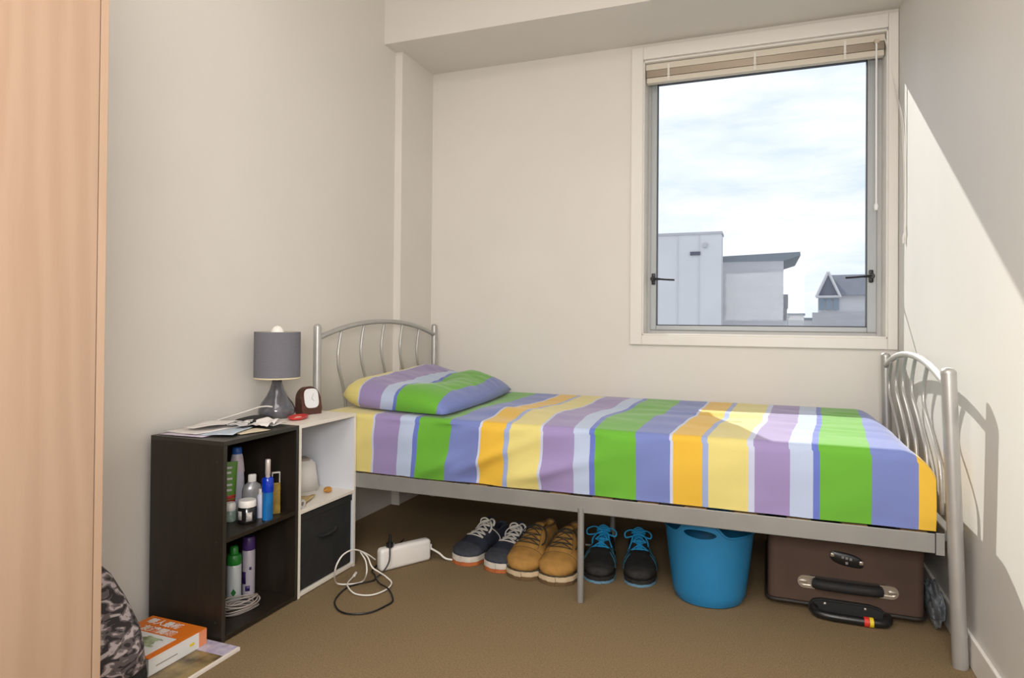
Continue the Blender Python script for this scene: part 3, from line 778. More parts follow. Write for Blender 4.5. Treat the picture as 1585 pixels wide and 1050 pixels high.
b = B(); tube(b, smooth_path([(-1.512, 1.99, .188), (-1.507, 2.0, .181), (-1.5055, 2.043, .177), (-1.507, 2.086, .181), (-1.512, 2.096, .188)], 4), .006, 8, flat=.4)
obj('pull_tab', b, 'black_matt', bn, True)

# --- toiletries
def lathed(name, label, cat, c, parts, group=None, seg=24, sx=1, sy=1, rz=0):
    t = thing(name, label, cat, c, rz, group)
    for pn, prof, m in parts:
        obj(pn, lathe(B(), prof, seg=seg, sx=sx, sy=sy), m, t, 45, world=False)
    return t
def label_patch(t, name, r, a0, a1, z0, z1, m, n=6, parent=None):
    """curved label wrapped on a round bottle; angles in degrees about the bottle axis"""
    b = B(); rows = []
    for z in (z0, z1):
        rows.append([b.verts.new(((r + .0006) * cos(radians(a0 + (a1 - a0) * i / n)), (r + .0006) * sin(radians(a0 + (a1 - a0) * i / n)), z)) for i in range(n + 1)])
    grid_faces(b, rows)
    o = obj(name, b, m, parent or t, True, world=False)
    return solid(o, .0006, 0)
GR = 'toiletries in the black shelf'
Z1 = .3096; Z2 = .0177
# green squeeze tube on its cap
t = thing('squeeze_tube', 'green squeeze tube with a red band standing on its cap', 'tube', (-1.690, 1.742, Z1), radians(-38), GR)
b = B(); rows = []
for i in range(9):
    q = i / 8; z = .052 + .125 * q; w = .022 + .006 * q; d = .019 * (1 - q) + .0012
    rows.append([b.verts.new((d * cos(a), w * sin(a), z)) for a in [2 * pi * k / 20 for k in range(20)]])
grid_faces(b, rows, True); b.faces.new(rows[0][::-1]); b.faces.new(rows[-1])
bd = obj('body', b, 'green_tube', t, 60, world=False)
b = B(); lathe(b, [(.0195, .040), (.0205, .052), (.0222, .066), (.0215, .067)], seg=20, sx=.95, sy=1.05); obj('red_band', b, 'red', t, 60, world=False)
b = B(); lathe(b, [(.016, 0), (.0175, .002), (.0185, .040), (.017, .041)], seg=20); obj('cap', b, 'white', t, 45, world=False)
for z, w, x in ((.158, .014, .0062), (.142, .010, .0085), (.122, .015, .0112), (.102, .013, .0140), (.085, .012, .0160)):
    b = B(); box(b, x, x + .003, -w, w * .7, z - .0035, z + .0035, .001); obj('lettering_block', b, 'book_white', bd, world=False)
# shampoo bottle
t = lathed('shampoo_bottle', 'tall pale lilac shampoo bottle with blue cap', 'bottle', (-1.715, 1.806, Z1), [
    ('body', [(.020, 0), (.0245, .004), (.0255, .03), (.0245, .10), (.022, .15), (.0185, .185), (.015, .192)], 'lilac_white'),
    ('cap', [(.0155, .190), (.0165, .192), (.0155, .210), (.012, .214), (0, .2145)], 'blue_cap')], GR, sx=.7, rz=radians(-45))
b = B(); lathe(b, [(.0252, .128), (.0235, .150), (.0198, .178), (.0170, .189)], seg=24, sx=.7, cap=False); obj('pink_shoulder', b, 'pink_white', t, True, world=False)
# small jar with white cap
t = lathed('small_cream_jar', 'small grey green jar with round white cap in front of the green tube', 'jar', (-1.628, 1.6885, Z1), [
    ('body', [(.017, 0), (.019, .003), (.019, .032), (.016, .035)], 'greenish'),
    ('cap', [(.0165, .035), (.0178, .037), (.0178, .052), (.014, .060), (0, .062)], 'white')], GR)
# black jar
t = lathed('black_jar', 'black round jar with white lid and pale labels', 'jar', (-1.569, 1.699, Z1), [
    ('body', [(.027, 0), (.0302, .003), (.0305, .010), (.0305, .048), (.027, .052)], 'jar_black'),
    ('lid', [(.0275, .052), (.0280, .054), (.0280, .070), (.026, .073), (0, .0735)], 'white')], GR, seg=32)
label_patch(t, 'label', .0305, -52, -18, .010, .038, 'label_pale'); label_patch(t, 'label', .0305, -108, -80, .014, .042, 'label_pale')
# grey pump/flask bottle
t = lathed('grey_flask_bottle', 'pearl grey flat bottle with ribbed white cap behind the black jar', 'bottle', (-1.632, 1.789, Z1), [
    ('body', [(.030, 0), (.0325, .003), (.0325, .078), (.028, .094), (.014, .104), (.012, .106)], 'silver_bottle'),
    ('cap', [(.0125, .105), (.0135, .106), (.0135, .116), (.0125, .1165), (.0135, .117), (.0135, .128), (.011, .131), (0, .1315)], 'white')], GR, sx=.55, rz=radians(-40))
b = B(); lathe(b, [(.012, 0), (.0125, .002), (.0125, .070), (.008, .078), (.006, .079)], seg=16)
b2 = thing('slim_white_bottle', 'slim pale white bottle between the grey flask and the blue spray', 'bottle', (-1.566, 1.757, Z1), 0, GR)
obj('body', b, 'lilac_white', b2, 45, world=False)
b = B(); lathe(b, [(.0065, .079), (.007, .080), (.007, .094), (0, .095)], seg=12); obj('cap', b, 'white', b2, 45, world=False)
# blue body spray
t = thing('blue_spray_bottle', 'tall blue glass spray bottle with pale nozzle', 'bottle', (-1.527, 1.745, Z1), radians(-40), GR)
b = B(); prism(b, [(.0175 * cos(a) * (abs(cos(a)) ** -.35 if abs(cos(a)) > .05 else 1) * .9, .0175 * sin(a) * .95) for a in [2 * pi * k / 20 for k in range(20)]], 0, .094, .002); obj('body', b, 'aqua_blue', t, 40, world=False)
b = B(); lathe(b, [(.0182, .092), (.0186, .094), (.0186, .134), (.016, .139), (.010, .140)], seg=20); obj('shoulder', b, 'deep_blue', t, 45, world=False)
b = B(); lathe(b, [(.007, .140), (.0075, .143), (.0075, .148), (.0085, .150), (.0085, .196), (.007, .199), (0, .1995)], seg=14); obj('nozzle', b, 'pale_pink', t, 45, world=False)
# amber perfume
t = thing('perfume_bottle', 'slim amber perfume bottle with a clear cap beside the blue spray', 'bottle', (-1.548, 1.808, Z1), radians(-40), GR)
obj('body', box(B(), -.008, .008, -.015, .015, 0, .105, .003), 'amber', t, world=False)
b = B()
for s in (-1, 1): box(b, -.006, .006, s * .012 - .0016, s * .012 + .0016, .105, .140, .001)
box(b, -.006, .006, -.0136, .0136, .138, .142, .001); obj('clear_cap', b, 'rollmat', t, world=False)
# spray cans below
t = lathed('green_capped_spray_can', 'white deodorant can with green cap and green diamond', 'spray can', (-1.668, 1.748, Z2), [
    ('body', [(.022, 0), (.0235, .002), (.0240, .004), (.0240, .122), (.022, .126)], 'can_white'),
    ('cap', [(.0225, .125), (.0240, .127), (.0240, .150), (.020, .158), (.014, .160), (.0135, .182), (.010, .186), (0, .187)], 'green_cap')], GR)
b = B(); v = [b.verts.new((.0246 * cos(radians(-48 + a)), .0246 * sin(radians(-48 + a)), z)) for a, z in ((0, .022), (20, .036), (0, .050), (-20, .036))]
b.faces.new(v); obj('diamond_mark', b, 'green_dark', t, world=False); 
t = lathed('purple_capped_spray_can', 'pale lilac deodorant can with purple cap', 'spray can', (-1.668, 1.816, Z2), [
    ('body', [(.0195, 0), (.0212, .002), (.0216, .004), (.0216, .150), (.020, .154)], 'can_lilac'),
    ('cap', [(.0203, .153), (.0216, .155), (.0216, .190), (.018, .198), (0, .1985)], 'purple')], GR)
label_patch(t, 'label', .0216, -110, -70, .040, .082, 'purple_dark'); label_patch(t, 'label', .0216, -42, -22, .088, .098, 'purple_dark')
label_patch(t, 'label', .0216, -75, -35, .016, .034, 'purple_dark')
# coil of cord
b = B(); random.seed(9)
for k in range(7):
    r1, r2 = .060 + random.uniform(-.012, .010), .034 + random.uniform(-.006, .006)
    cxx, cyy, tl = -1.585 + random.uniform(-.008, .008), 1.688 + random.uniform(-.012, .012), random.uniform(-.15, .15)
    zz = Z2 + .003 + .0055 * k
    P = []
    for i in range(28):
        a = 2 * pi * i / 28
        x, y = r2 * cos(a), r1 * sin(a)
        P.append((cxx + x * cos(-.35 + tl) - y * sin(-.35 + tl), cyy + x * sin(-.35 + tl) + y * cos(-.35 + tl), zz + .004 + .004 * sin(a * 2 + k)))
    tube(b, P, .0026, 6, closed=True)
tag(obj('cord_coil', b, 'grey_cord', smooth=True), 'dusty pale coil of cord on the black shelf floor before the cans', 'cord')

# --- white shelf, upper cell
ZW = .3027
t = thing('white_plastic_box', 'white tapered plastic box in the upper white cell', 'box', (-1.690, 2.112, ZW), radians(-32))
b = B(); bmesh.ops.create_cube(b, size=1)
for v in b.verts:
    up_ = v.co.z > 0
    v.co = Vector((v.co.x * (.070 if up_ else .090), v.co.y * (.095 if up_ else .125), 0.118 if up_ else 0.0))
bmesh.ops.bevel(b, geom=b.edges[:], offset=.008, segments=3, affect='EDGES'); obj('body', b, 'white', t, True, world=False)
b = B(); box(b, -.030, .030, -.03, .03, .1175, .128, .004); obj('top_knob', b, 'grey_cord', t, world=False)
b = B()
rows = []
for i in range(10):
    rows.append([])
    for j in range(10):
        x, y = -.055 + .11 * i / 9, -.05 + .10 * j / 9
        rows[-1].append(b.verts.new((-1.585 + x * .62 - y * .3, 1.972 + y + x * .4, ZW + .007 + .012 * abs(noise.noise((x * 25, y * 25, 1))))))
grid_faces(b, rows)
o = tag(obj('kraft_paper_bag', b, 'kraft', smooth=True), 'crumpled flat kraft paper lying before the white box', 'paper'); solid(o, .004, 0)
t = thing('tape_roll', 'small clear roll of tape near the divider of the white cell', 'tape', (-1.532, 1.915, ZW))
b = B(); rr_ = [(.008, -.012), (.0155, -.012), (.0155, .012), (.008, .012), (.008, -.012)]
lathe(b, rr_, seg=20, cap=False); b.transform(Matrix.Translation((0, 0, .0155)) @ Matrix.Rotation(pi / 2, 4, 'Y')); obj('roll', b, 'rollmat', t, 40, world=False)
b = B(); lathe(b, [(.0078, -.011), (.0078, .011), (.006, .011), (.006, -.011), (.0078, -.011)], seg=16, cap=False); b.transform(Matrix.Translation((0, 0, .0155)) @ Matrix.Rotation(pi / 2, 4, 'Y')); obj('core', b, 'grey_cord', t, 40, world=False)
b = B(); rows = []
for i in range(8):
    a = i / 7; rows.append([b.verts.new((-1.570 + .016 * cos(q) * sin(pi * (a * .9 + .05)), 2.125 + .048 * (a - .5) + .003 * sin(5 * a), ZW + .012 + .012 * sin(q) * sin(pi * (a * .9 + .05)) * (1 + .3 * noise.noise((a * 5, q, 0))))) for q in [2 * pi * k / 10 for k in range(10)]])
grid_faces(b, rows, True); b.faces.new(rows[0][::-1]); b.faces.new(rows[-1])
tag(obj('orange_wrapper', b, 'orange_thing', smooth=True), 'small crumpled orange wrapper beside the white box', 'wrapper')
tag(obj('wooden_stick', box(B(), -1.782, -1.764, 1.905, 2.185, ZW, ZW + .012, .002), 'kraft'), 'thin pale wooden strip along the back of the white cell', 'stick')

# --- on top of the shelves
ZT = SZT + .0003
def sheet_paper(name, label, c, w, h, rz, m, z, curl=.0, group='papers on the black shelf', seed=0):
    b = B(); rows = []
    for i in range(9):
        rows.append([])
        for j in range(9):
            x, y = -w / 2 + w * i / 8, -h / 2 + h * j / 8
            rows[-1].append(b.verts.new((x, y, curl * (abs(noise.noise((x * 9 + seed, y * 9, seed))) + (i / 8) ** 2 * .4))))
    grid_faces(b, rows)
    o = obj(name, b, m, smooth=True); o.location = (c[0], c[1], z); o.rotation_euler = (0, 0, rz)
    solid(o, .0012, 1)
    return tag(o, label, 'paper', group)
sheet_paper('lilac_leaflet', 'lilac edged leaflet at the front corner of the black shelf', (-1.700, 1.640), .165, .185, .06, 'paper_lilac', ZT + .0015, .001)
sheet_paper('white_sheet', 'large white sheet of paper lying against the wall', (-1.712, 1.668), .150, .200, -.10, 'paper', ZT + .004, .006, seed=3)
sheet_paper('pale_blue_leaflet', 'glossy pale blue leaflet under the receipts', (-1.615, 1.655), .105, .150, .35, 'paper_blue', ZT + .0055, .004, seed=5)
sheet_paper('cream_card', 'cream card sticking out at the shelf front edge', (-1.565, 1.700), .070, .110, -.22, 'paper_cream', ZT + .0015, .001, seed=8)
sheet_paper('folded_white_page', 'white folded page with an orange printed corner', (-1.712, 1.690), .11, .15, .20, 'paper', ZT + .013, .012, seed=12)
def crumple(name, label, c, w, h, rz, m, amp, seed):
    b = B(); rows = []
    for i in range(13):
        rows.append([])
        for j in range(13):
            x, y = -w / 2 + w * i / 12, -h / 2 + h * j / 12
            f = .55 * abs(noise.noise((x * 26 + seed * 9, y * 22, seed * 5))) + .75 * abs(noise.noise((x * 14 - y * 17, y * 15 + x * 9, seed * 7))) + .25 * (i / 12) * (j / 12)
            rows[-1].append(b.verts.new((x, y, .001 + amp * f)))
    grid_faces(b, rows)
    o = obj(name, b, m); o.location = c; o.rotation_euler = (0, 0, rz); solid(o, .0008, 1)
    return tag(o, label, 'paper', 'papers on the black shelf')
crumple('crumpled_receipt', 'crumpled white receipt standing highest on the paper pile', (-1.600, 1.800, ZT + .003), .085, .110, .2, 'paper', .026, .2)
crumple('printed_receipt', 'grey printed receipt folded beside the leaflets', (-1.640, 1.740, ZT + .010), .060, .095, .5, 'print', .022, .55)
crumple('small_note', 'small curled white note at the end of the paper pile nearest the red dish', (-1.572, 1.835, ZT + .002), .045, .06, -.2, 'paper', .014, .8)
# black pouch
b = B(); rows = []
for i in range(11):
    u = -1 + 2 * i / 10; rows.append([])
    for k in range(20):
        a = 2 * pi * k / 20; r = (1 - abs(u) ** 4) ** .3 if abs(u) < 1 else .02
        rows[-1].append(b.verts.new((.050 * cos(a) * max(r, .25), .070 * u, .011 + .011 * sin(a) * max(r, .2))))
grid_faces(b, rows, True); b.faces.new(rows[0][::-1]); b.faces.new(rows[-1])
o = thing('black_pouch', 'flat black zip pouch in front of the lamp base', 'pouch', (-1.690, 1.858, ZT), radians(10))
obj('body', b, 'black_fabric', o, True, world=False)
b = B(); tube(b, smooth_path([(.0505, -.045, .012), (.0535, 0, .0125), (.0505, .045, .012)], 5), .0018, 6); obj('zip', b, 'black_edge', o, True, world=False)
# lamp
lp = thing('table_lamp', 'small table lamp with grey drum shade and smoky glazed base', 'lamp', (-1.712, 2.000, ZT))
b = B(); lathe(b, [(.045, 0), (.058, .002), (.067, .016), (.066, .034), (.055, .056), (.038, .080), (.026, .105), (.0195, .128), (.017, .142), (.010, .144)], seg=40); obj('base', b, 'lamp_base', lp, True, world=False)
b = B(); lathe(b, [(.016, .142), (.0165, .144), (.0165, .156), (.013, .158), (.013, .185), (0, .186)], seg=20); obj('neck', b, 'black', lp, 40, world=False)
b = B(); lathe(b, [(.0835, .148), (.0835, .321)], seg=56, cap=False); sh = obj('shade', b, 'grey_shade', lp, True, world=False)
b = B(); lathe(b, [(.0815, .149), (.0815, .320)], seg=56, cap=False); obj('shade_lining', b, 'cream', sh, True, world=False)
b = B(); lathe(b, [(.0835, .146), (.0842, .148), (.0842, .151), (.0815, .151), (.0812, .148), (.0835, .146)], seg=56, cap=False); obj('rim', b, 'cream', sh, True, world=False)
b = B()
for k in range(3):
    a = k * 2 * pi / 3; tube(b, [(.012 * cos(a), .012 * sin(a), .172), (.0815 * cos(a), .0815 * sin(a), .172)], .0014, 6)
obj('spider', b, 'chrome', sh, world=False)
b = B(); lathe(b, [(.012, .186), (.012, .200), (.018, .225), (.026, .262), (.0275, .290), (.026, .312), (.021, .330), (.012, .341), (0, .345)], seg=24); obj('bulb', b, 'bulb', lp, True, world=False)
# white cable loop in front of the lamp
b = B(); tube(b, smooth_path([(-1.785, 1.70, ZT + .004), (-1.79, 1.80, ZT + .012), (-1.765, 1.90, ZT + .030), (-1.722, 1.925, ZT + .046), (-1.690, 1.945, ZT + .046), (-1.672, 1.965, ZT + .032), (-1.668, 1.975, ZT + .008)], 8), .0028, 8)
tag(obj('white_lamp_cable', b, 'cord', smooth=True), 'white cable looping in front of the lamp base', 'cable')
# clock
ck = thing('alarm_clock', 'dark red wooden alarm clock with white tilted face', 'clock', (-1.660, 2.120, ZT), radians(70))
# local frame: front is -y; face normal tipped up
b = B(); prof = []
for k in range(15):
    a = pi * k / 14; prof.append((.043 * cos(a), .062 + .046 * sin(a)))
prof = [(.041, 0), (.0435, .02)] + prof + [(-.0435, .02), (-.041, 0)]
fr_, bk_ = [], []
for x, z in prof:
    tilt = .022 * (z / .108)
    fr_.append(b.verts.new((x, -.030 + tilt, z))); bk_.append(b.verts.new((x * .93, .030, z * .96)))
b.faces.new(fr_); b.faces.new(bk_[::-1])
for i in range(len(prof)): b.faces.new((fr_[i], fr_[(i + 1) % len(prof)], bk_[(i + 1) % len(prof)], bk_[i]))
bmesh.ops.bevel(b, geom=[e for e in b.edges if (e.verts[0] in fr_ and e.verts[1] in fr_)], offset=.004, segments=2, affect='EDGES')
obj('case', b, 'brown_wood', ck, 35, world=False)
b = B(); N_ = 28; v = []
for k in range(N_):
    a = 2 * pi * k / N_; c, s = cos(a), sin(a)
    x = .031 * (abs(c) ** .6) * (1 if c >= 0 else -1); z = .062 + .037 * (abs(s) ** .6) * (1 if s >= 0 else -1)
    v.append(b.verts.new((x, -.0315 + .022 * z / .108, z)))
b.faces.new(v); fc = obj('face', b, 'white_face', ck, world=False); solid(fc, .002, 0)
b = B()
for ang, ln in ((.5, .020), (2.4, .014)):
    p0 = Vector((0, -.0335 + .022 * .062 / .108, .062)); p1 = p0 + Vector((ln * sin(ang), ln * cos(ang) * .2, ln * cos(ang)))
    tube(b, [p0, p1], .0008, 5)
obj('hands', b, 'silver_bottle', fc, world=False)
# red dish / ring
rd = thing('red_dish', 'small red oval dish beside the lamp holding bits', 'dish', (-1.605, 1.990, ZT), radians(18))
b = B(); lathe(b, [(0, .003), (.024, .003), (.034, .008), (.037, .012), (.0395, .011), (.036, .005), (.026, 0), (0, 0)], seg=32, sx=.85, sy=1.45); obj('dish', b, 'red', rd, True, world=False)
b = B(); box(b, -.010, .008, -.012, .016, .0035, .0075, .002); obj('contents', b, 'paper_cream', rd, world=False)

# ------------------------------------------------------------------ power strip and cables
ps = thing('power_strip', 'white power strip standing on its edge on the carpet', 'power strip', (-1.3075, 2.282, 0), math.atan2(.194, .115))
b = B(); box(b, -.1125, .1125, 0, .044, .001, .088, .014, 4); obj('body', b, 'white', ps, True, world=False)
b = B(); box(b, -.100, .100, .044, .046, .012, .078, .001); pf = obj('socket_face', b, 'white', ps, world=False)
for k in range(4):
    b = B(); lathe(b, [(.017, 0), (.017, .0012), (0, .0012)], seg=16); b.transform(Matrix.Translation((-.072 + k * .048, .046, .045)) @ Matrix.Rotation(-pi / 2, 4, 'X')); obj('socket', b, 'grey_cord', pf, world=False)
b = B(); box(b, .1125, .122, .012, .032, .040, .062, .003); obj('cord_gland', b, 'white', ps, world=False)
b = B(); box(b, -.072, -.052, .010, .030, .088, .104, .002); obj('plug_block', b, 'white', ps, world=False)
bp_ = thing('black_plug', 'black plug with cable standing on the white power strip', 'plug', (-1.352, 2.226, .0885))
b = B(); box(b, -.012, .012, -.012, .012, 0, .020, .004); tube(b, [(0, 0, .018), (0, 0, .05)], [.007, .005], 10); obj('body', b, 'black', bp_, 40, world=False)
KP = [(-1.352, 2.226, .132), (-1.345, 2.218, .122), (-1.334, 2.196, .096), (-1.323, 2.172, .054), (-1.338, 2.148, .018), (-1.355, 2.134, .006), (-1.347, 2.104, .005), (-1.380, 2.058, .005), (-1.398, 2.006, .006), (-1.383, 1.929, .005), (-1.354, 1.878, .005), (-1.304, 1.840, .005), (-1.255, 1.839, .005),
      (-1.208, 1.873, .005), (-1.189, 1.934, .005), (-1.190, 1.981, .005), (-1.246, 2.044, .011), (-1.306, 2.075, .014), (-1.359, 2.132, .014), (-1.404, 2.183, .006), (-1.43, 2.30, .005), (-1.48, 2.55, .005)]
b = B(); tube(b, smooth_path(KP[1:], 6), .0030, 8)
obj('cable', b, 'black', bp_, True)
WP = [(-1.438, 2.113, .006), (-1.422, 2.053, .006), (-1.393, 2.008, .012), (-1.340, 1.976, .006), (-1.282, 1.987, .006), (-1.258, 2.045, .006), (-1.266, 2.098, .010), (-1.296, 2.112, .022), (-1.312, 2.090, .045), (-1.338, 2.080, .064), (-1.359, 2.080, .100),
      (-1.371, 2.050, .129), (-1.373, 2.000, .147), (-1.375, 1.950, .145), (-1.378, 1.920, .121), (-1.393, 1.930, .081), (-1.435, 2.000, .020), (-1.405, 2.032, .009), (-1.372, 2.068, .010), (-1.322, 2.020, .067), (-1.353, 2.060, .092), (-1.395, 2.090, .110), (-1.380, 2.120, .090), (-1.374, 2.158, .060)]
wc = thing('white_usb_cable', 'white phone cable coiled in a standing loop beside the white shelf', 'cable', (-1.35, 2.03, 0))
b = B(); tube(b, smooth_path(WP, 6), .0028, 8); obj('cable', b, 'cord', wc, True)
b = B(); tube(b, [(-1.446, 2.138, .007), (-1.437, 2.111, .006)], .0052, 8); obj('connector', b, 'white', wc, 40)
b = B(); tube(b, smooth_path([(-1.252, 2.375, .050), (-1.225, 2.392, .030), (-1.19, 2.398, .008), (-1.13, 2.42, .006), (-1.04, 2.46, .006), (-.985, 2.62, .006), (-.93, 2.74, .006), (-.6, 2.80, .006)], 8), .0042, 8)
tag(obj('white_power_cord', b, 'cord', smooth=True), 'white power cord running from the power strip behind the sneakers', 'cable')

# ------------------------------------------------------------------ shoes
def interp(tab, t):
    for (a, va), (b_, vb) in zip(tab, tab[1:]):
        if t <= b_:
            q = (t - a) / (b_ - a); q = q * q * (3 - 2 * q)
            return va + (vb - va) * q
    return tab[-1][1]
def shoe_shape(kind):
    if kind == 'boot':
        W = [(0, .030), (.06, .038), (.25, .042), (.45, .042), (.72, .056), (.86, .054), (.95, .041), (.985, .026), (1, .008)]
        Hh = [(0, .118), (.06, .122), (.36, .128), (.46, .120), (.66, .086), (.78, .064), (.88, .054), (.96, .040), (1, .018)]
        return [(a, w * 1.22) for a, w in W], Hh, .034, .31, .42
    if kind == 'trainer':
        W = [(0, .026), (.06, .034), (.25, .037), (.45, .040), (.72, .054), (.86, .050), (.95, .037), (.985, .024), (1, .008)]
        Hh = [(0, .078), (.06, .082), (.28, .074), (.40, .092), (.60, .066), (.76, .048), (.88, .040), (.96, .030), (1, .014)]
        return [(a, w * 1.10) for a, w in W], Hh, .026, .32, .34
    W = [(0, .026), (.06, .034), (.25, .036), (.45, .039), (.72, .052), (.86, .050), (.95, .037), (.985, .024), (1, .008)]
    Hh = [(0, .072), (.06, .075), (.28, .066), (.40, .090), (.60, .066), (.76, .046), (.88, .036), (.96, .027), (1, .012)]
    return [(a, w * 1.22) for a, w in W], Hh, .030, .31, .36
def shoe(name, label, kind, toe, heading, group, side=1, lace_seed=0):
    """toe: floor point under the toe tip; heading: direction (deg) the toe points"""
    W, Hh, sole, Ln, op = shoe_shape(kind)
    rz = radians(heading)
    loc = (toe[0] - Ln * cos(rz), toe[1] - Ln * sin(rz), 0)
    s = thing(name, label, 'shoe', loc, rz, group)
    N = 34; K = 18
    def cen(t): return .010 * side * sin(pi * min(1, t * 1.1)) * (t ** 1.5)
    def S(t, a, lift=0):
        w = interp(W, t) + lift; h = interp(Hh, t) + lift
        c, sn = cos(a), sin(a)
        pw_ = .55 if kind != 'boot' else .5
        y = w * (abs(c) ** .8) * (1 if c >= 0 else -1); z = h * (sn ** pw_ if sn > 0 else 0)
        bul = 1 + .10 * sin(pi * min(1, z / max(h, .001)))
        if t < .45: y *= 1 - .18 * min(1, z / .1)
        return Vector((Ln * (.012 + .976 * t) - (.010 * (z / .1) * max(0, .15 - t) * -6 if t < .15 else 0), cen(t) + y * bul * .98, sole + z))
    bm = B(); TT = [.5 - .5 * cos(pi * i / N) for i in range(N + 1)]; rows = [[bm.verts.new(S(TT[i], pi * k / K)) for k in range(K + 1)] for i in range(N + 1)]
    for i in range(N):
        t = (TT[i] + TT[i + 1]) / 2
        for k in range(K):
            a = (k + .5) / K
            if t < op and .30 < a < .70: continue
            if op <= t < op + .26 and .43 < a < .57: continue
            bm.faces.new((rows[i][k], rows[i][k + 1], rows[i + 1][k + 1], rows[i + 1][k]))
    bm.faces.new(rows[0]); bm.faces.new(rows[-1][::-1])
    bmesh.ops.delete(bm, geom=[v for v in bm.verts if not v.link_faces], context='VERTS')
    um = {'boot': 'tan', 'trainer': 'trainer', 'sneaker': 'navy'}[kind]
    u = obj('upper', bm, um, s, True, world=False); solid(u, .0035, -1)
    # sole outline
    def outline(g):
        L_, R_ = [], []
        for i in range(41):
            t = .5 - .5 * cos(pi * i / 40)
            w = interp(W, t) + g
            L_.append((Ln * t + (g if i == 40 else -g if i == 0 else 0), cen(t) + w)); R_.append((Ln * t + (g if i == 40 else -g if i == 0 else 0), cen(t) - w))
        return R_ + L_[::-1]
    if kind == 'sneaker':
        obj('midsole', prism(B(), outline(.0045), .016, .037, .002), 'sole_w', s, 40, world=False)
        obj('outsole', prism(B(), outline(.0030), .001, .016, .001), 'sole_o', s, 40, world=False)
    elif kind == 'boot':
        obj('midsole', prism(B(), outline(.0065), .014, .033, .003), 'sole_c', s, 40, world=False)
        obj('outsole', prism(B(), outline(.003), .001, .014, .001), 'tan_dark', s, 40, world=False)
        b = B(); P = [(x, y, .0355) for x, y in outline(.0025)]; tube(b, P, .0022, 6, closed=True); obj('welt', b, 'lace_d', s, True, world=False)
    else:
        obj('midsole', prism(B(), outline(.003), .010, .024, .002), 'trainer', s, 40, world=False)
        obj('outsole', prism(B(), outline(.004), .001, .010, .001), 'sole_b', s, 40, world=False)
    # tongue
    b = B(); rows = []
    for i in range(10):
        t = op - .10 + .40 * i / 9
        rows.append([])
        for k in range(7):
            a = pi * (.36 + .28 * k / 6); p = S(max(t, op), a, -.003)
            ex = max(0, op - t)
            p.x -= ex * Ln * .8; p.z += ex * (.10 if kind == 'boot' else .30)
            rows[-1].append(b.verts.new(p))
    grid_faces(b, rows)
    tg = obj('tongue', b, {'boot': 'tan', 'trainer': 'lace_b', 'sneaker': 'navy'}[kind], s, True, world=False); solid(tg, .004, 0)
    # collar padding
    b = B(); cp = []
    for i in range(13): cp.append(S(op * (1 - i / 12), pi * .29))
    for k in range(1, 5): cp.append(S(0, pi * (.29 + .42 * k / 5)))
    for i in range(13): cp.append(S(op * i / 12, pi * .71))
    tube(b, cp, .0045, 8); obj('collar', b, {'boot': 'tan_dark', 'trainer': 'trainer', 'sneaker': 'navy_toe'}[kind], s, True, world=False)
    # toe cap / overlays
    if kind in ('sneaker',):
        b = B(); rows = []
        for i in range(9):
            t = .80 + .195 * i / 8; rows.append([b.verts.new(S(t, pi * k / 14, .0016)) for k in range(15)])
        grid_faces(b, rows); obj('toe_cap', b, 'navy_toe', s, True, world=False)
        for A0 in ((.26, .16, .07, .01), (.74, .84, .93, .99)):
            b = B(); tube(b, smooth_path([S(t, pi * a, .002) for t, a in zip((.42, .33, .30, .34), A0)], 5), .0024, 6)
            obj('side_piping', b, 'lace_w', s, True, world=False)
    if kind == 'trainer':
        for sd in (0, 1):
            for t0, t1 in ((.44, .56), (.54, .68), (.64, .80)):
                aa = [.30, .18, .04]; b = B()
                P = [S(t0 + (t1 - t0) * q, pi * (a if sd == 0 else 1 - a), .0015) for q, a in zip((0, .5, 1), aa)]
                tube(b, smooth_path(P, 4), .004, 6, flat=.35)
                obj('overlay', b, 'trainer_t', s, True, world=False)
    if kind == 'boot':
        b = B(); P = [S(.76, pi * (.06 + .88 * k / 14), .001) for k in range(15)]
        tube(b, P, .0011, 5); P = [S(.48 + .26 * q, pi * (.34 - .05 * q), .001) for q in [k / 6 for k in range(7)]]; tube(b, P, .0011, 5)
        P = [S(.48 + .26 * q, pi * (.66 + .05 * q), .001) for q in [k / 6 for k in range(7)]]; tube(b, P, .0011, 5)
        obj('stitching', b, 'tan_dark', s, world=False)
    # laces
    lm = {'boot': 'lace_d', 'trainer': 'lace_b', 'sneaker': 'lace_w'}[kind]
    b = B(); rw = {'boot': 5, 'trainer': 3, 'sneaker': 5}[kind]
    lr = {'boot': .0030, 'trainer': .0042, 'sneaker': .0050}[kind]
    t0, t1 = {'boot': (.42, .70), 'trainer': (.335, .58), 'sneaker': (.36, .65)}[kind]
    for k in range(rw):
        t = t0 + (t1 - t0) * k / (rw - 1)
        A_ = .35 - .01 * k
        P = [S(t, pi * A_, .003), S(t + .012, pi * .45, .0045), S(t + .012, pi * .55, .0045), S(t, pi * (1 - A_), .003)]
        tube(b, smooth_path(P, 4), lr, 6, flat=.55)
        if k < rw - 1:
            t2 = t0 + (t1 - t0) * (k + 1) / (rw - 1)
            for sg in (0, 1):
                P = [S(t, pi * (A_ if sg == 0 else 1 - A_), .003), S((t + t2) / 2, pi * .5, .006), S(t2, pi * (1 - A_ if sg == 0 else A_), .003)]
                tube(b, smooth_path(P, 4), lr * .9, 6, flat=.55)
    c0 = S(op, pi * .5, .006) + Vector((-.006, 0, .008 if kind != 'trainer' else .012))
    rnd = random.Random(lace_seed)
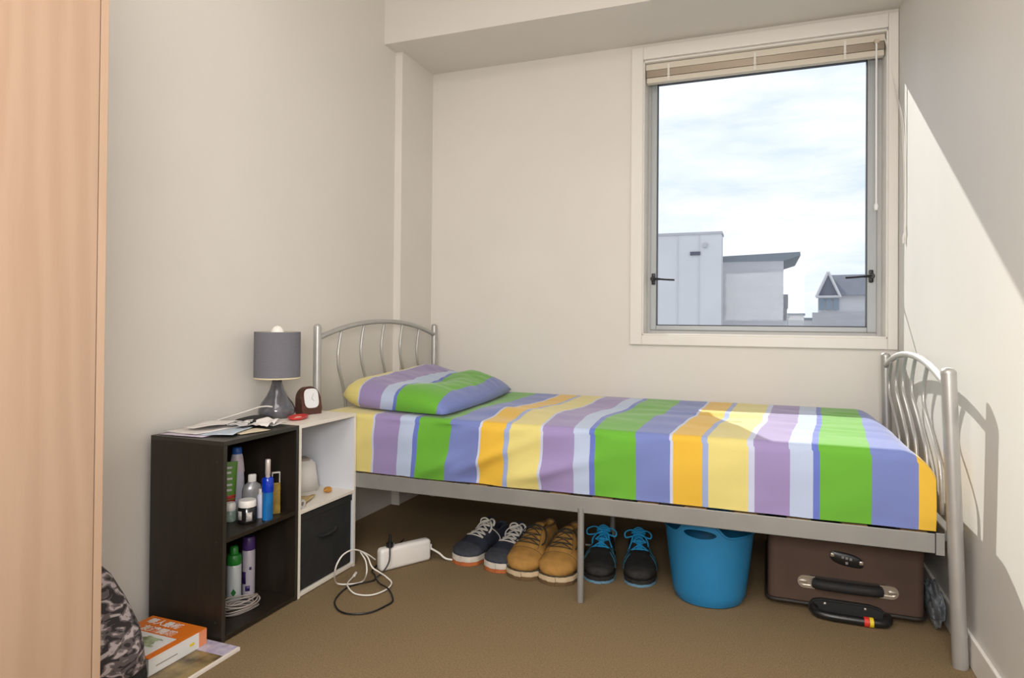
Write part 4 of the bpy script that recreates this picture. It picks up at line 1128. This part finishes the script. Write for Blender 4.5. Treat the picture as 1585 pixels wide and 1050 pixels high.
    if kind != 'boot':
        bs = 1.6 if kind == 'trainer' else 1.0
        for sg in (-1, 1):
            q = rnd.uniform(.8, 1.15) * bs
            P = [c0, c0 + Vector((.006, sg * .018 * q, .012 * q)), c0 + Vector((.014, sg * .036 * q, .006 * q)), c0 + Vector((.020, sg * .034 * q, -.010)), c0 + Vector((.010, sg * .016, -.004)), c0]
            tube(b, smooth_path(P, 4), lr, 6, flat=.6)
            P = [c0, c0 + Vector((.016, sg * .020, 0)), c0 + Vector((.036, sg * (.032 + rnd.uniform(-.006, .01)), -.020)), c0 + Vector((.058, sg * (.036 + rnd.uniform(-.008, .008)), -.042))]
            tube(b, smooth_path(P, 4), lr * .9, 6, flat=.6)
        if kind == 'trainer':
            for q in range(3):
                P = [c0 + Vector((-.004 - .004 * q, -.026, .004 * q)), c0 + Vector((.006 - .004 * q, 0, .012 + .007 * q)), c0 + Vector((-.004 - .004 * q, .026, .004 * q))]
                tube(b, smooth_path(P, 4), .0050, 6, flat=.6)
    else:
        for sg in (-1, 1):
            P = [S(.42, pi * (.5 - sg * .15), .004), S(.48, pi * (.5 - sg * .25), .007), S(.58, pi * (.5 - sg * .29), .006), S(.68, pi * (.5 - sg * .25), .006)]
            tube(b, smooth_path(P, 4), lr, 6, flat=.7)
    obj('laces', b, lm, s, True, world=False)
    return s
shoe('canvas_sneaker', 'navy sneaker with white laces, the one nearer the power strip', 'sneaker', (-1.125, 2.372), -104, 'navy sneakers under the bed', -1, 3)
shoe('canvas_sneaker', 'navy sneaker with white laces touching the tan boots', 'sneaker', (-.972, 2.352), -99, 'navy sneakers under the bed', 1, 8)
shoe('tan_boot', 'tan lace-up boot beside the navy sneakers', 'boot', (-.858, 2.322), -97, 'tan boots under the bed', -1, 4)
shoe('tan_boot', 'tan lace-up boot just behind the bed support leg', 'boot', (-.724, 2.318), -92, 'tan boots under the bed', 1, 5)
shoe('running_shoe', 'black running shoe with blue laces beside the bed support leg', 'trainer', (-.570, 2.400), -83, 'black running shoes under the bed', -1, 6)
shoe('running_shoe', 'black running shoe with blue laces next to the blue tub', 'trainer', (-.418, 2.425), -78, 'black running shoes under the bed', 1, 7)

# ------------------------------------------------------------------ blue tub
tb = thing('blue_tub', 'flexible blue plastic tub with cut-out handle under the bed', 'tub', (-.178, 2.446, 0))
b = B(); NA, NZ = 96, 22; rows = []
def tub_r(q): return .120 + .036 * q ** .85
def tub_top(a):
    # rim rises at the two handles (front and back), dips between
    h = max(0, cos(2 * (a - pi / 2))) ** 1.2
    d = abs(((a - (-pi / 2 - .12) + pi) % (2 * pi)) - pi); d2 = abs(((a - pi / 2 + pi) % (2 * pi)) - pi)
    hh = max(exp(-(d / .46) ** 4), exp(-(d2 / .42) ** 4))
    return .250 + .052 * hh
for i in range(NZ + 1):
    q = i / NZ
    rows.append([])
    for k in range(NA):
        a = 2 * pi * k / NA; zt = tub_top(a); z = .004 + (zt - .004) * q
        r = tub_r(z / .295); d = abs(((a + pi / 2 + .04 + pi) % (2 * pi)) - pi)
        r *= 1 - (1 - min(1, i / 2)) * .05
        rows[-1].append(b.verts.new((r * cos(a), r * sin(a), z)))
grid_faces(b, rows, True); b.faces.new(rows[0][::-1])
o = obj('body', b, 'blue_plastic', tb, True, world=False); solid(o, .004, -1)
ct = B(); t = bmesh.new(); lathe(t, [(1, -.2), (1, .2)], seg=40)
t.transform(Matrix.Translation((-.019, -.153, .2590)) @ Matrix.Rotation(pi / 2, 4, 'X') @ Matrix.Diagonal((.054, .0150, .30, 1))); join(ct, t)
co = obj('cutter', ct, 'blue_plastic', tb, world=False)
bo = o.modifiers.new('cut', 'BOOLEAN'); bo.object = co; bo.operation = 'DIFFERENCE'; bo.solver = 'EXACT'
bpy.context.view_layer.update(); mod_apply(o)
bpy.data.objects.remove(co)
for p in o.data.polygons: p.use_smooth = True
o.data.set_sharp_from_angle(angle=radians(40))
b = B(); P = []
for k in range(NA):
    a = 2 * pi * k / NA; z = tub_top(a); r = tub_r(z / .295); P.append((r * cos(a), r * sin(a), z))
tube(b, P, .0042, 8, closed=True); obj('rim', b, 'blue_plastic', tb, True, world=False)

# ------------------------------------------------------------------ suitcase
sc_ = thing('suitcase', 'brown soft suitcase lying flat under the foot of the bed', 'suitcase', (.255, 2.80, 0))
b = B(); box(b, .018, .490, 2.455, 3.10, .008, .262, .024, 4); obj('shell', b, 'case', sc_, True)
for z in (.245, .022):
    b = B(); P = []
    x0, x1, y0, y1, r = .016, .492, 2.453, 3.102, .03
    for (cx_, cy_, a0) in ((x1 - r, y0 + r, -pi / 2), (x1 - r, y1 - r, 0), (x0 + r, y1 - r, pi / 2), (x0 + r, y0 + r, pi)):
        for k in range(6):
            a = a0 + (pi / 2) * k / 5; P.append((cx_ + r * cos(a), cy_ + r * sin(a), z))
    tube(b, P, .007, 8, closed=True); obj('piping', b, 'case_pipe', sc_, True)
b = B(); box(b, .02, .488, 2.456, 3.098, .250, .2655, .007, 3); obj('lid_panel', b, 'case_pipe', sc_, True)
# lock emblem
b = B(); v0 = []
for k in range(24):
    a = 2 * pi * k / 24; c, s = cos(a), sin(a)
    v0.append((.262 + .051 * (abs(c) ** .75) * (1 if c > 0 else -1), .186 - .010 * c + .021 * (abs(s) ** .75) * (1 if s > 0 else -1)))
lo = [b.verts.new((x, 2.456, z)) for x, z in v0]; md = [b.verts.new((x, 2.449, z)) for x, z in v0]; hi = [b.verts.new((.262 + (x - .262) * .8, 2.445, .186 + (z - .186) * .75)) for x, z in v0]
for A_, B_ in ((lo, md), (md, hi)):
    for k in range(24): b.faces.new((A_[k], A_[(k + 1) % 24], B_[(k + 1) % 24], B_[k]))
b.faces.new(hi)
lk = obj('lock_housing', b, 'black', sc_, 40)
for x in (.219, .305):
    b = B(); box(b, x - .007, x + .007, 2.444, 2.450, .186 - (x - .262) * .2 - .006 + .003, .186 - (x - .262) * .2 + .008 + .003, .003); obj('lock_slider', b, 'chrome', lk, True)
for x, z in ((.250, .194), (.262, .192), (.274, .190), (.262, .176)):
    b = B(); box(b, x - .004, x + .004, 2.4435, 2.447, z - .004, z + .004, .001); obj('lock_dial', b, 'silver_bottle', lk)
# carry handle
def handle_end(x0, x1, flip):
    b = B(); poly = []
    r = .021; zc = .0965
    for k in range(9):
        a = pi / 2 + pi * k / 8 if flip else -pi / 2 + pi * k / 8
        poly.append(((x0 + r if flip else x1 - r) + r * cos(a), zc + r * sin(a)))
    poly += ([(x1, zc - r), (x1, zc + r)] if flip else [(x0, zc + r), (x0, zc - r)])
    lo = [b.verts.new((x, 2.4555, z)) for x, z in poly]; hi = [b.verts.new((x, 2.447, z)) for x, z in poly]
    cxm, czm = sum(p[0] for p in poly) / len(poly), zc
    inn = [b.verts.new((cxm + (x - cxm) * .66, 2.447, czm + (z - czm) * .55)) for x, z in poly]
    dp = [b.verts.new((cxm + (x - cxm) * .66, 2.451, czm + (z - czm) * .55)) for x, z in poly]
    n = len(poly)
    for A_, B_ in ((lo, hi), (hi, inn), (inn, dp)):
        for k in range(n): b.faces.new((A_[k], A_[(k + 1) % n], B_[(k + 1) % n], B_[k]))
    b.faces.new(dp)
    o = obj('handle_mount', b, 'chrome', sc_, 30, label='nickel handle end plate')
    b = B(); box(b, cxm - .013, cxm + .013, 2.4465, 2.4515, czm - .0055, czm + .0055, .002); obj('mount_bar', b, 'chrome', o, True)
handle_end(.112, .166, True); handle_end(.360, .414, False)
b = B(); P = smooth_path([(.163, 2.449, .0965), (.190, 2.439, .0965), (.263, 2.436, .0965), (.336, 2.439, .0965), (.363, 2.449, .0965)], 6)
tube(b, P, .0175, 12, flat=1.0); obj('carry_handle', b, 'black_matt', sc_, True)
b = B(); box(b, .150, .376, 2.452, 2.456, .083, .118, .001); obj('handle_backing', b, 'case_pipe', sc_)
# trolley handle plate
b = B(); poly = [(.148, .004), (.146, .024), (.160, .042), (.184, .048), (.330, .048), (.362, .040), (.386, .020), (.386, .004)]
lo = [b.verts.new((x, 2.456, z)) for x, z in poly]; hi = [b.verts.new((x, 2.437, z)) for x, z in poly]
b.faces.new(hi); b.faces.new(lo[::-1])
for k in range(len(poly)): b.faces.new((lo[k], lo[(k + 1) % len(poly)], hi[(k + 1) % len(poly)], hi[k]))
bmesh.ops.recalc_face_normals(b, faces=b.faces[:])
bmesh.ops.bevel(b, geom=[e for e in b.edges if e.verts[0] in hi and e.verts[1] in hi], offset=.005, segments=2, affect='EDGES')
tp = obj('trolley_plate', b, 'black_matt', sc_, 35)
for x in (.196, .316):
    b = B(); lathe(b, [(.0055, 0), (.0045, .003), (0, .004)], seg=12); b.transform(Matrix.Translation((x, 2.437, .036)) @ Matrix.Rotation(pi / 2, 4, 'X')); obj('rivet', b, 'chrome', tp, True)
b = B(); tube(b, smooth_path([(.162, 2.437, .020), (.166, 2.405, .017), (.196, 2.388, .0160), (.270, 2.384, .0160), (.350, 2.388, .0160), (.376, 2.405, .017), (.380, 2.437, .020)], 5), .0135, 10); gp = obj('trolley_grip', b, 'black', sc_, True)
for x0, x1, m in ((.305, .319, 'red_tape'), (.3205, .332, 'yellow')):
    b = B(); tube(b, [(x0, 2.3852, .0162), (x1, 2.3858, .0162)], .0155, 14); obj('tape_band', b, m, gp, 40, label={'red_tape': 'red tape band', 'yellow': 'yellow tape band'}[m])
# crumpled plastic bag
b = B(); bmesh.ops.create_icosphere(b, subdivisions=4, radius=1)
for v in b.verts:
    n_ = v.co.normalized(); d = 1 + .35 * noise.noise(n_ * 2.1) + .25 * abs(noise.noise(n_ * 5.3)) - .12 * abs(noise.noise(n_ * 9))
    v.co = Vector((.0215 * n_.x * min(d, 1.05), .10 * n_.y * d, .060 * n_.z * d))
zmn = min(v.co.z for v in b.verts)
b.transform(Matrix.Translation((.5215, 2.50, -zmn + .001)))
tag(obj('plastic_bag', b, 'bag_plastic'), 'crumpled grey plastic bag between the suitcase and the wall', 'bag')

# ------------------------------------------------------------------ backpack, book, magazine
bk = thing('camo_backpack', 'grey camouflage backpack slumped behind the wardrobe edge', 'backpack', (-1.61, 1.115, 0))
def blob(cx_, cy_, rows_, m, name, sx, sy, par, n=28, e=.7):
    b = B(); R = []
    for z, kx, ky, ox in rows_:
        R.append([])
        for k in range(n):
            a = 2 * pi * k / n; c, s = cos(a), sin(a)
            nn = 1 + .05 * noise.noise((c * 1.5, s * 1.5, z * 9))
            R[-1].append(b.verts.new((cx_ + ox + sx * kx * nn * (abs(c) ** e) * (1 if c >= 0 else -1), cy_ + sy * ky * nn * (abs(s) ** e) * (1 if s >= 0 else -1), z)))
    grid_faces(b, R, True); b.faces.new(R[0][::-1]); b.faces.new(R[-1])
    return obj(name, b, m, par, True)
body = blob(-1.615, 1.12, [(.115, .98, .98, .0), (.15, 1.0, 1, 0), (.20, .93, .98, -.004), (.26, .78, .92, -.010), (.31, .60, .82, -.02), (.345, .42, .66, -.030), (.368, .26, .45, -.035), (.378, .10, .2, -.036)], 'camo', 'body', .200, .135, bk)
blob(-1.615, 1.12, [(.001, .92, .94, .0), (.02, 1.0, 1.0, .0), (.08, 1.02, 1.02, 0), (.112, 1.00, 1.0, 0)], 'strap', 'base_panel', .205, .138, bk)
blob(-1.440, 1.11, [(.10, .6, .8, 0), (.12, 1, 1, 0), (.17, 1, 1, -.006), (.21, .85, .95, -.014), (.235, .5, .8, -.026)], 'camo', 'front_pocket', .040, .095, body)
b = B(); tube(b, smooth_path([(-1.60, 1.15, .372), (-1.59, 1.13, .398), (-1.60, 1.10, .404), (-1.615, 1.07, .372)], 5), .008, 8, flat=.5); obj('grab_loop', b, 'strap', bk, True)

mg = thing('magazine', 'magazine with a dark food photo cover lying on the carpet', 'magazine', (-1.52, 1.40, 0))
b = B(); box(b, -1.64, -1.425, 1.285, 1.522, .0008, .0110, .0008); obj('pages', b, 'mag_edge', mg)
obj('cover_photo', box(B(), -1.639, -1.432, 1.286, 1.462, .0110, .0116), 'mag_photo', mg)
obj('masthead', box(B(), -1.639, -1.432, 1.462, 1.521, .0110, .0116), 'mag_head', mg)
bkk = thing('orange_book', 'thick orange and white book with white characters on the magazine', 'book', (-1.64, 1.40, .0118))
b = B(); box(b, -1.742, -1.532, 1.304, 1.496, .0135, .0580); obj('pages', b, 'book_white', bkk)
obj('back_cover', box(B(), -1.744, -1.530, 1.302, 1.498, .0120, .0135), 'book_white', bkk)
obj('spine', box(B(), -1.532, -1.529, 1.302, 1.470, .0135, .0580), 'book_white', bkk, label='white printed spine')
obj('spine_band', box(B(), -1.532, -1.5288, 1.470, 1.498, .0135, .0580), 'orange_ink', bkk, label='orange block at the top of the spine')
fcv = obj('front_cover', box(B(), -1.744, -1.529, 1.302, 1.498, .0580, .0596), 'book_orange', bkk)
obj('picture_panel', box(B(), -1.744, -1.552, 1.302, 1.412, .0596, .0600), 'book_white', fcv)
b = B(); random.seed(3)
for k in range(9):
    a = random.uniform(0, 6.28); q = [(-1.622 + random.uniform(-.03, .03) + .016 * cos(a + t) * (1 + .4 * (i % 2)), 1.372 + random.uniform(-.002, .002) + (k % 3 - 1) * .016 + .010 * sin(a + t)) for i, t in enumerate([j * 1.047 for j in range(6)])]
    v = [b.verts.new((x, y, .0602 + .00004 * k)) for x, y in q]; b.faces.new(v)
obj('plant_picture', b, 'book_green', fcv)
for k, (y0, w, m) in enumerate(((1.445, .016, 'yellow'), (1.36, .070, 'grey_cord'))):
    obj('spine_print', box(B(), -1.5290, -1.5284, y0 - w / 2, y0 + w / 2, .030, .038 if k == 0 else .033), m, bkk, label='small print on the spine')
def text(body, x, y, z, size, parent, name='lettering'):
    cu = bpy.data.curves.new('txt', 'FONT'); cu.body = body; cu.size = size; cu.extrude = .0002; cu.offset = .0006
    to = bpy.data.objects.new('txt', cu); COL.objects.link(to)
    bpy.context.view_layer.update()
    dg = bpy.context.evaluated_depsgraph_get()
    me = bpy.data.meshes.new_from_object(to.evaluated_get(dg))
    bpy.data.objects.remove(to)
    me.transform(Matrix.Translation((x, y, z))); me.transform(wm(parent).inverted())
    me.materials.clear(); me.materials.append(M['book_white'])
    o = bpy.data.objects.new(name, me); COL.objects.link(o); o.parent = parent
    return o
text('\u83ef\u4eba\u6700\u65b0', -1.728, 1.460, .0598, .032, fcv)
text('\u53cb\u9054\u958b\u9375', -1.708, 1.421, .0598, .032, fcv)
